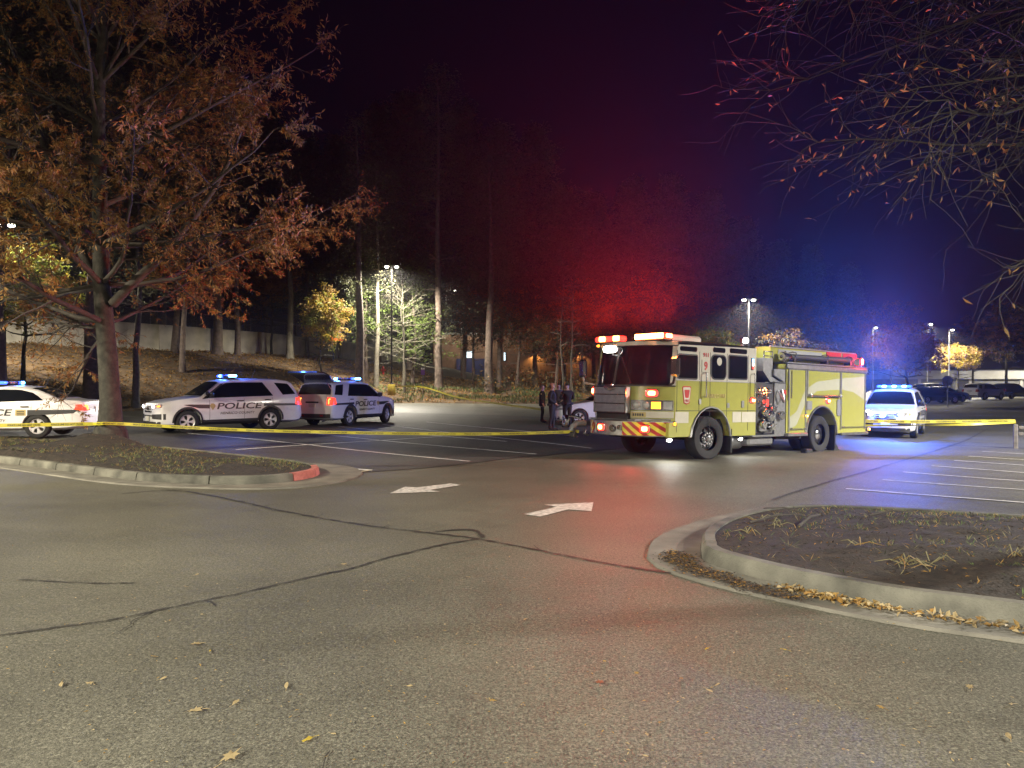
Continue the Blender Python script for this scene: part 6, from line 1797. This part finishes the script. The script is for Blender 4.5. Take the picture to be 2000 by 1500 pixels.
    mb.build('duty_belt',M['black'],t)
    for sg in (-1,1):
        mb=MB(); mb.ball(((-.01)*k,sg*.250*b*k,1.36*k),(.032,.012,.04),8); mb.build('shoulder_patch',M['gold'],t)
    mb=MB(); mb.box((.137*b*k,.07*k,1.36*k),(.012,.035,.045),ch=.005); mb.build('chest_badge',M['chrome'],t)
    if jacket:
        mb=MB(); rows=[]
        for z,s_ in ((.78,1.16),(.9,1.12),(1.05,1.08),(1.2,1.12),(1.35,1.1),(1.46,.8)):
            rows.append([(.15*b*s_*math.cos(a)*k,.205*b*s_*math.sin(a)*k,z*k) for a in (2*math.pi*j/20 for j in range(20))])
        mb.grid(rows,closed=True); mb.build('jacket',M[top],t,smooth=60)
    return t
def at(px,y): return ((px-1000)/1480*y, y, g((px-1000)/1480*y,y))
person('person with tied back fair hair in a dark coat standing leftmost, facing right',at(1059,34.5),R(-12),1.76,'uniform2','uniform',hair='hair2',arms='hang',hairlen='bun',jacket=True,build=.92)
person('bald person in dark police uniform with pale shoulder patch, standing nearest',at(1078,28.7),R(-10),1.84,'uniform','uniform',hair='skin',arms='belt',build=1.08,stride=.05)
person('person in a grey shirt facing the camera between the two dark uniforms',at(1091,34.8),R(-92),1.83,'greyshirt','uniform',arms='belt',build=1.0)
person('heavily built person in dark uniform standing rightmost, turned away',at(1108,31.0),R(118),1.84,'uniform2','uniform2',hair='hair',arms='fold',build=1.22)
# ------------------------------------------------------------------ police tape
def tape(label, pts, w=.075, twist=0., words=True, sag=.0, ph=.66, group=None, tilt=0.):
    t=thing('police_tape',label,'tape',(0,0,0))
    P_=resample(pts,.35); n=len(P_); mb=MB(); rows=[]
    fr=[]
    for i,p in enumerate(P_):
        a=Vector(P_[min(i+1,n-1)])-Vector(P_[max(i-1,0)]); d=a.normalized(); s=Vector((0,0,1)); s=(s-d*s.dot(d)).normalized()
        ang=tilt+twist*math.sin(i*.35)*1.1+ (.12*math.sin(i*1.7)); nrm=d.cross(s); up=s*math.cos(ang)+nrm*math.sin(ang)
        fr.append((Vector(p),d,up)); rows.append([tuple(Vector(p)-up*w/2),tuple(Vector(p)+up*w/2)])
    mb.grid(rows); band=mb.build('band',M['tape'],t,smooth=60)
    if words:
        acc=[0]
        for i in range(n-1): acc.append(acc[-1]+(fr[i+1][0]-fr[i][0]).length)
        s0=.15
        def on(s,h,off):
            k=0
            while k<n-2 and acc[k+1]<s: k+=1
            q=(s-acc[k])/max(1e-6,acc[k+1]-acc[k]); p=fr[k][0].lerp(fr[k+1][0],q); up=fr[k][2].lerp(fr[k+1][2],q).normalized(); d=fr[k][1]
            nr=d.cross(up).normalized()
            if nr.dot(Vector((0,0,CAM_H))-p)<0: nr=-nr
            return tuple(p+up*h+nr*off)
        while s0+ph<acc[-1]:
            m=MB()
            put_text(m,'POLICE LINE DO NOT CROSS',lambda x,y,nn:on(s0+ph/2+x,y,.004+max(nn,0)*.2),width=ph,height=w*.55,offset=.015)
            m.build('lettering',M['decal'],band); s0+=ph+.22
    return t
TZ=.80
tx,ty=TREE
tape('yellow police tape from the left edge to the oak trunk',[(-22,14.8,.86),(-14.5,16.6,.80),(tx-.28,ty-.26,TZ)],w=.085)
tape('yellow police tape strung from the oak trunk to the fire engine',[(tx-.28,ty-.26,TZ),(tx+.05,ty-.42,TZ+.02),(tx+.35,ty-.2,TZ),(-6.6,18.35,.64),(-3.2,18.5,.55),(-.4,18.55,.53),(1.62,18.35,.60)],w=.072)
tape('upper of two tapes from the engine tail to the corral post',[(10.5,23.3,.62),(12.3,23.55,.58),(14.2,23.8,.575),(15.93,23.98,.58)],w=.10)
tape('lower twisted tape from the engine tail to the corral post',[(10.6,23.3,.48),(12.3,23.5,.46),(14.2,23.75,.48),(15.93,23.98,.53)],w=.07,twist=1.,words=False)
bz=gz(-11.2,70.5); 
tape('far tape from the lamp post base past the small sign to the officers',[(-11.0,70.3,bz+.75),(-8.25,70.1,gz(-8.25,70.2)+1.0),(-4.5,60,.75),(-1,47,.55),(1.55,36,.52)],w=.11,words=False)
# ------------------------------------------------------------------ single leaves lying on the near asphalt
rl=random.Random(99)
def leaf_mesh(kind,seed):
    r_=random.Random(seed); mb=MB()
    if kind=='lobed': 
        out=[]
        for k in range(14):
            a=2*math.pi*k/14; rad=(1. if k%2==0 else .52)*r_.uniform(.8,1.15)*(1.1 if k in(0,7) else .85); out.append((rad*math.cos(a)*.055,rad*math.sin(a)*.042))
    else:
        out=[(math.cos(2*math.pi*k/10)*.045*r_.uniform(.85,1.1),math.sin(2*math.pi*k/10)*.017*r_.uniform(.8,1.2)) for k in range(10)]
    vs=[(0,0,.014)]+[(x,y,.004+.012*r_.random()) for x,y in out]; n=len(out)
    mb.add(vs,[(0,1+i,1+(i+1)%n) for i in range(n)]); mb.tube([(-.045,0,.008),(-.085,.008,.006)],.0018,4); return mb
LM=[]
for k in range(8):
    kind='lobed' if k%2==0 else 'oval'; LM.append(leaf_mesh(kind,k).mesh('fallen_leaf',M[('leaf_dry','leaf_dry','leaf_tan','leaf_dry','leaf_dry','leaf_yel','leaf_red','leaf_tan')[k]],60))
def leaf(x,y,k,s=1.,label='small dry tan leaf lying flat on the near asphalt',group='small dry leaves on the near asphalt'):
    o=link('fallen_leaf',LM[k]); o.location=(x,y,g(x,y)+.008); o.rotation_euler=(rl.uniform(-.25,.25),rl.uniform(-.25,.25),rl.uniform(0,6.28)); s*=.85; o.scale=(s,s,s); tag(o,label,'leaf',group)
leaf(-1.31,3.53,0,1.35,'largest tan lobed leaf at the bottom edge left of centre',None)
leaf(.51,4.41,6,1.0,'reddish lobed leaf in the right middle of the near asphalt',None)
leaf(-1.69,4.03,4,1.1,'ragged brown leaf left of centre near the bottom',None)
for x,y,s in ((-2.12,5.06,1),(-2.61,4.39,.8),(.76,3.89,.7),(1.0,4.47,.75),(1.78,4.96,.7),(1.98,4.08,.7),(2.63,4.35,.9),(-1.51,4.14,.8),(-1.0,3.71,.8),(-.59,4.37,.5),(-2.45,4.4,.8),(2.71,4.11,.8),(2.45,3.74,.9),(-2.29,4.84,.6),(-1.62,7.3,1.2),(.58,4.75,.7),(1.28,4.98,.6),(-1.3,4.37,.8),(1.12,4.3,.6),(-2.0,3.2,.7),(.1,5.6,.6)):
    leaf(x,y,rl.choice((0,1,2,3,4,5,7)),s)
for k in range(40):
    y=3.0+9*rl.random()**1.5; x=rl.uniform(-.66,.6)*y
    if x>1.6 and y<9: continue
    leaf(x,y,rl.choice((1,1,3,5,7,2)),rl.uniform(.3,.6))
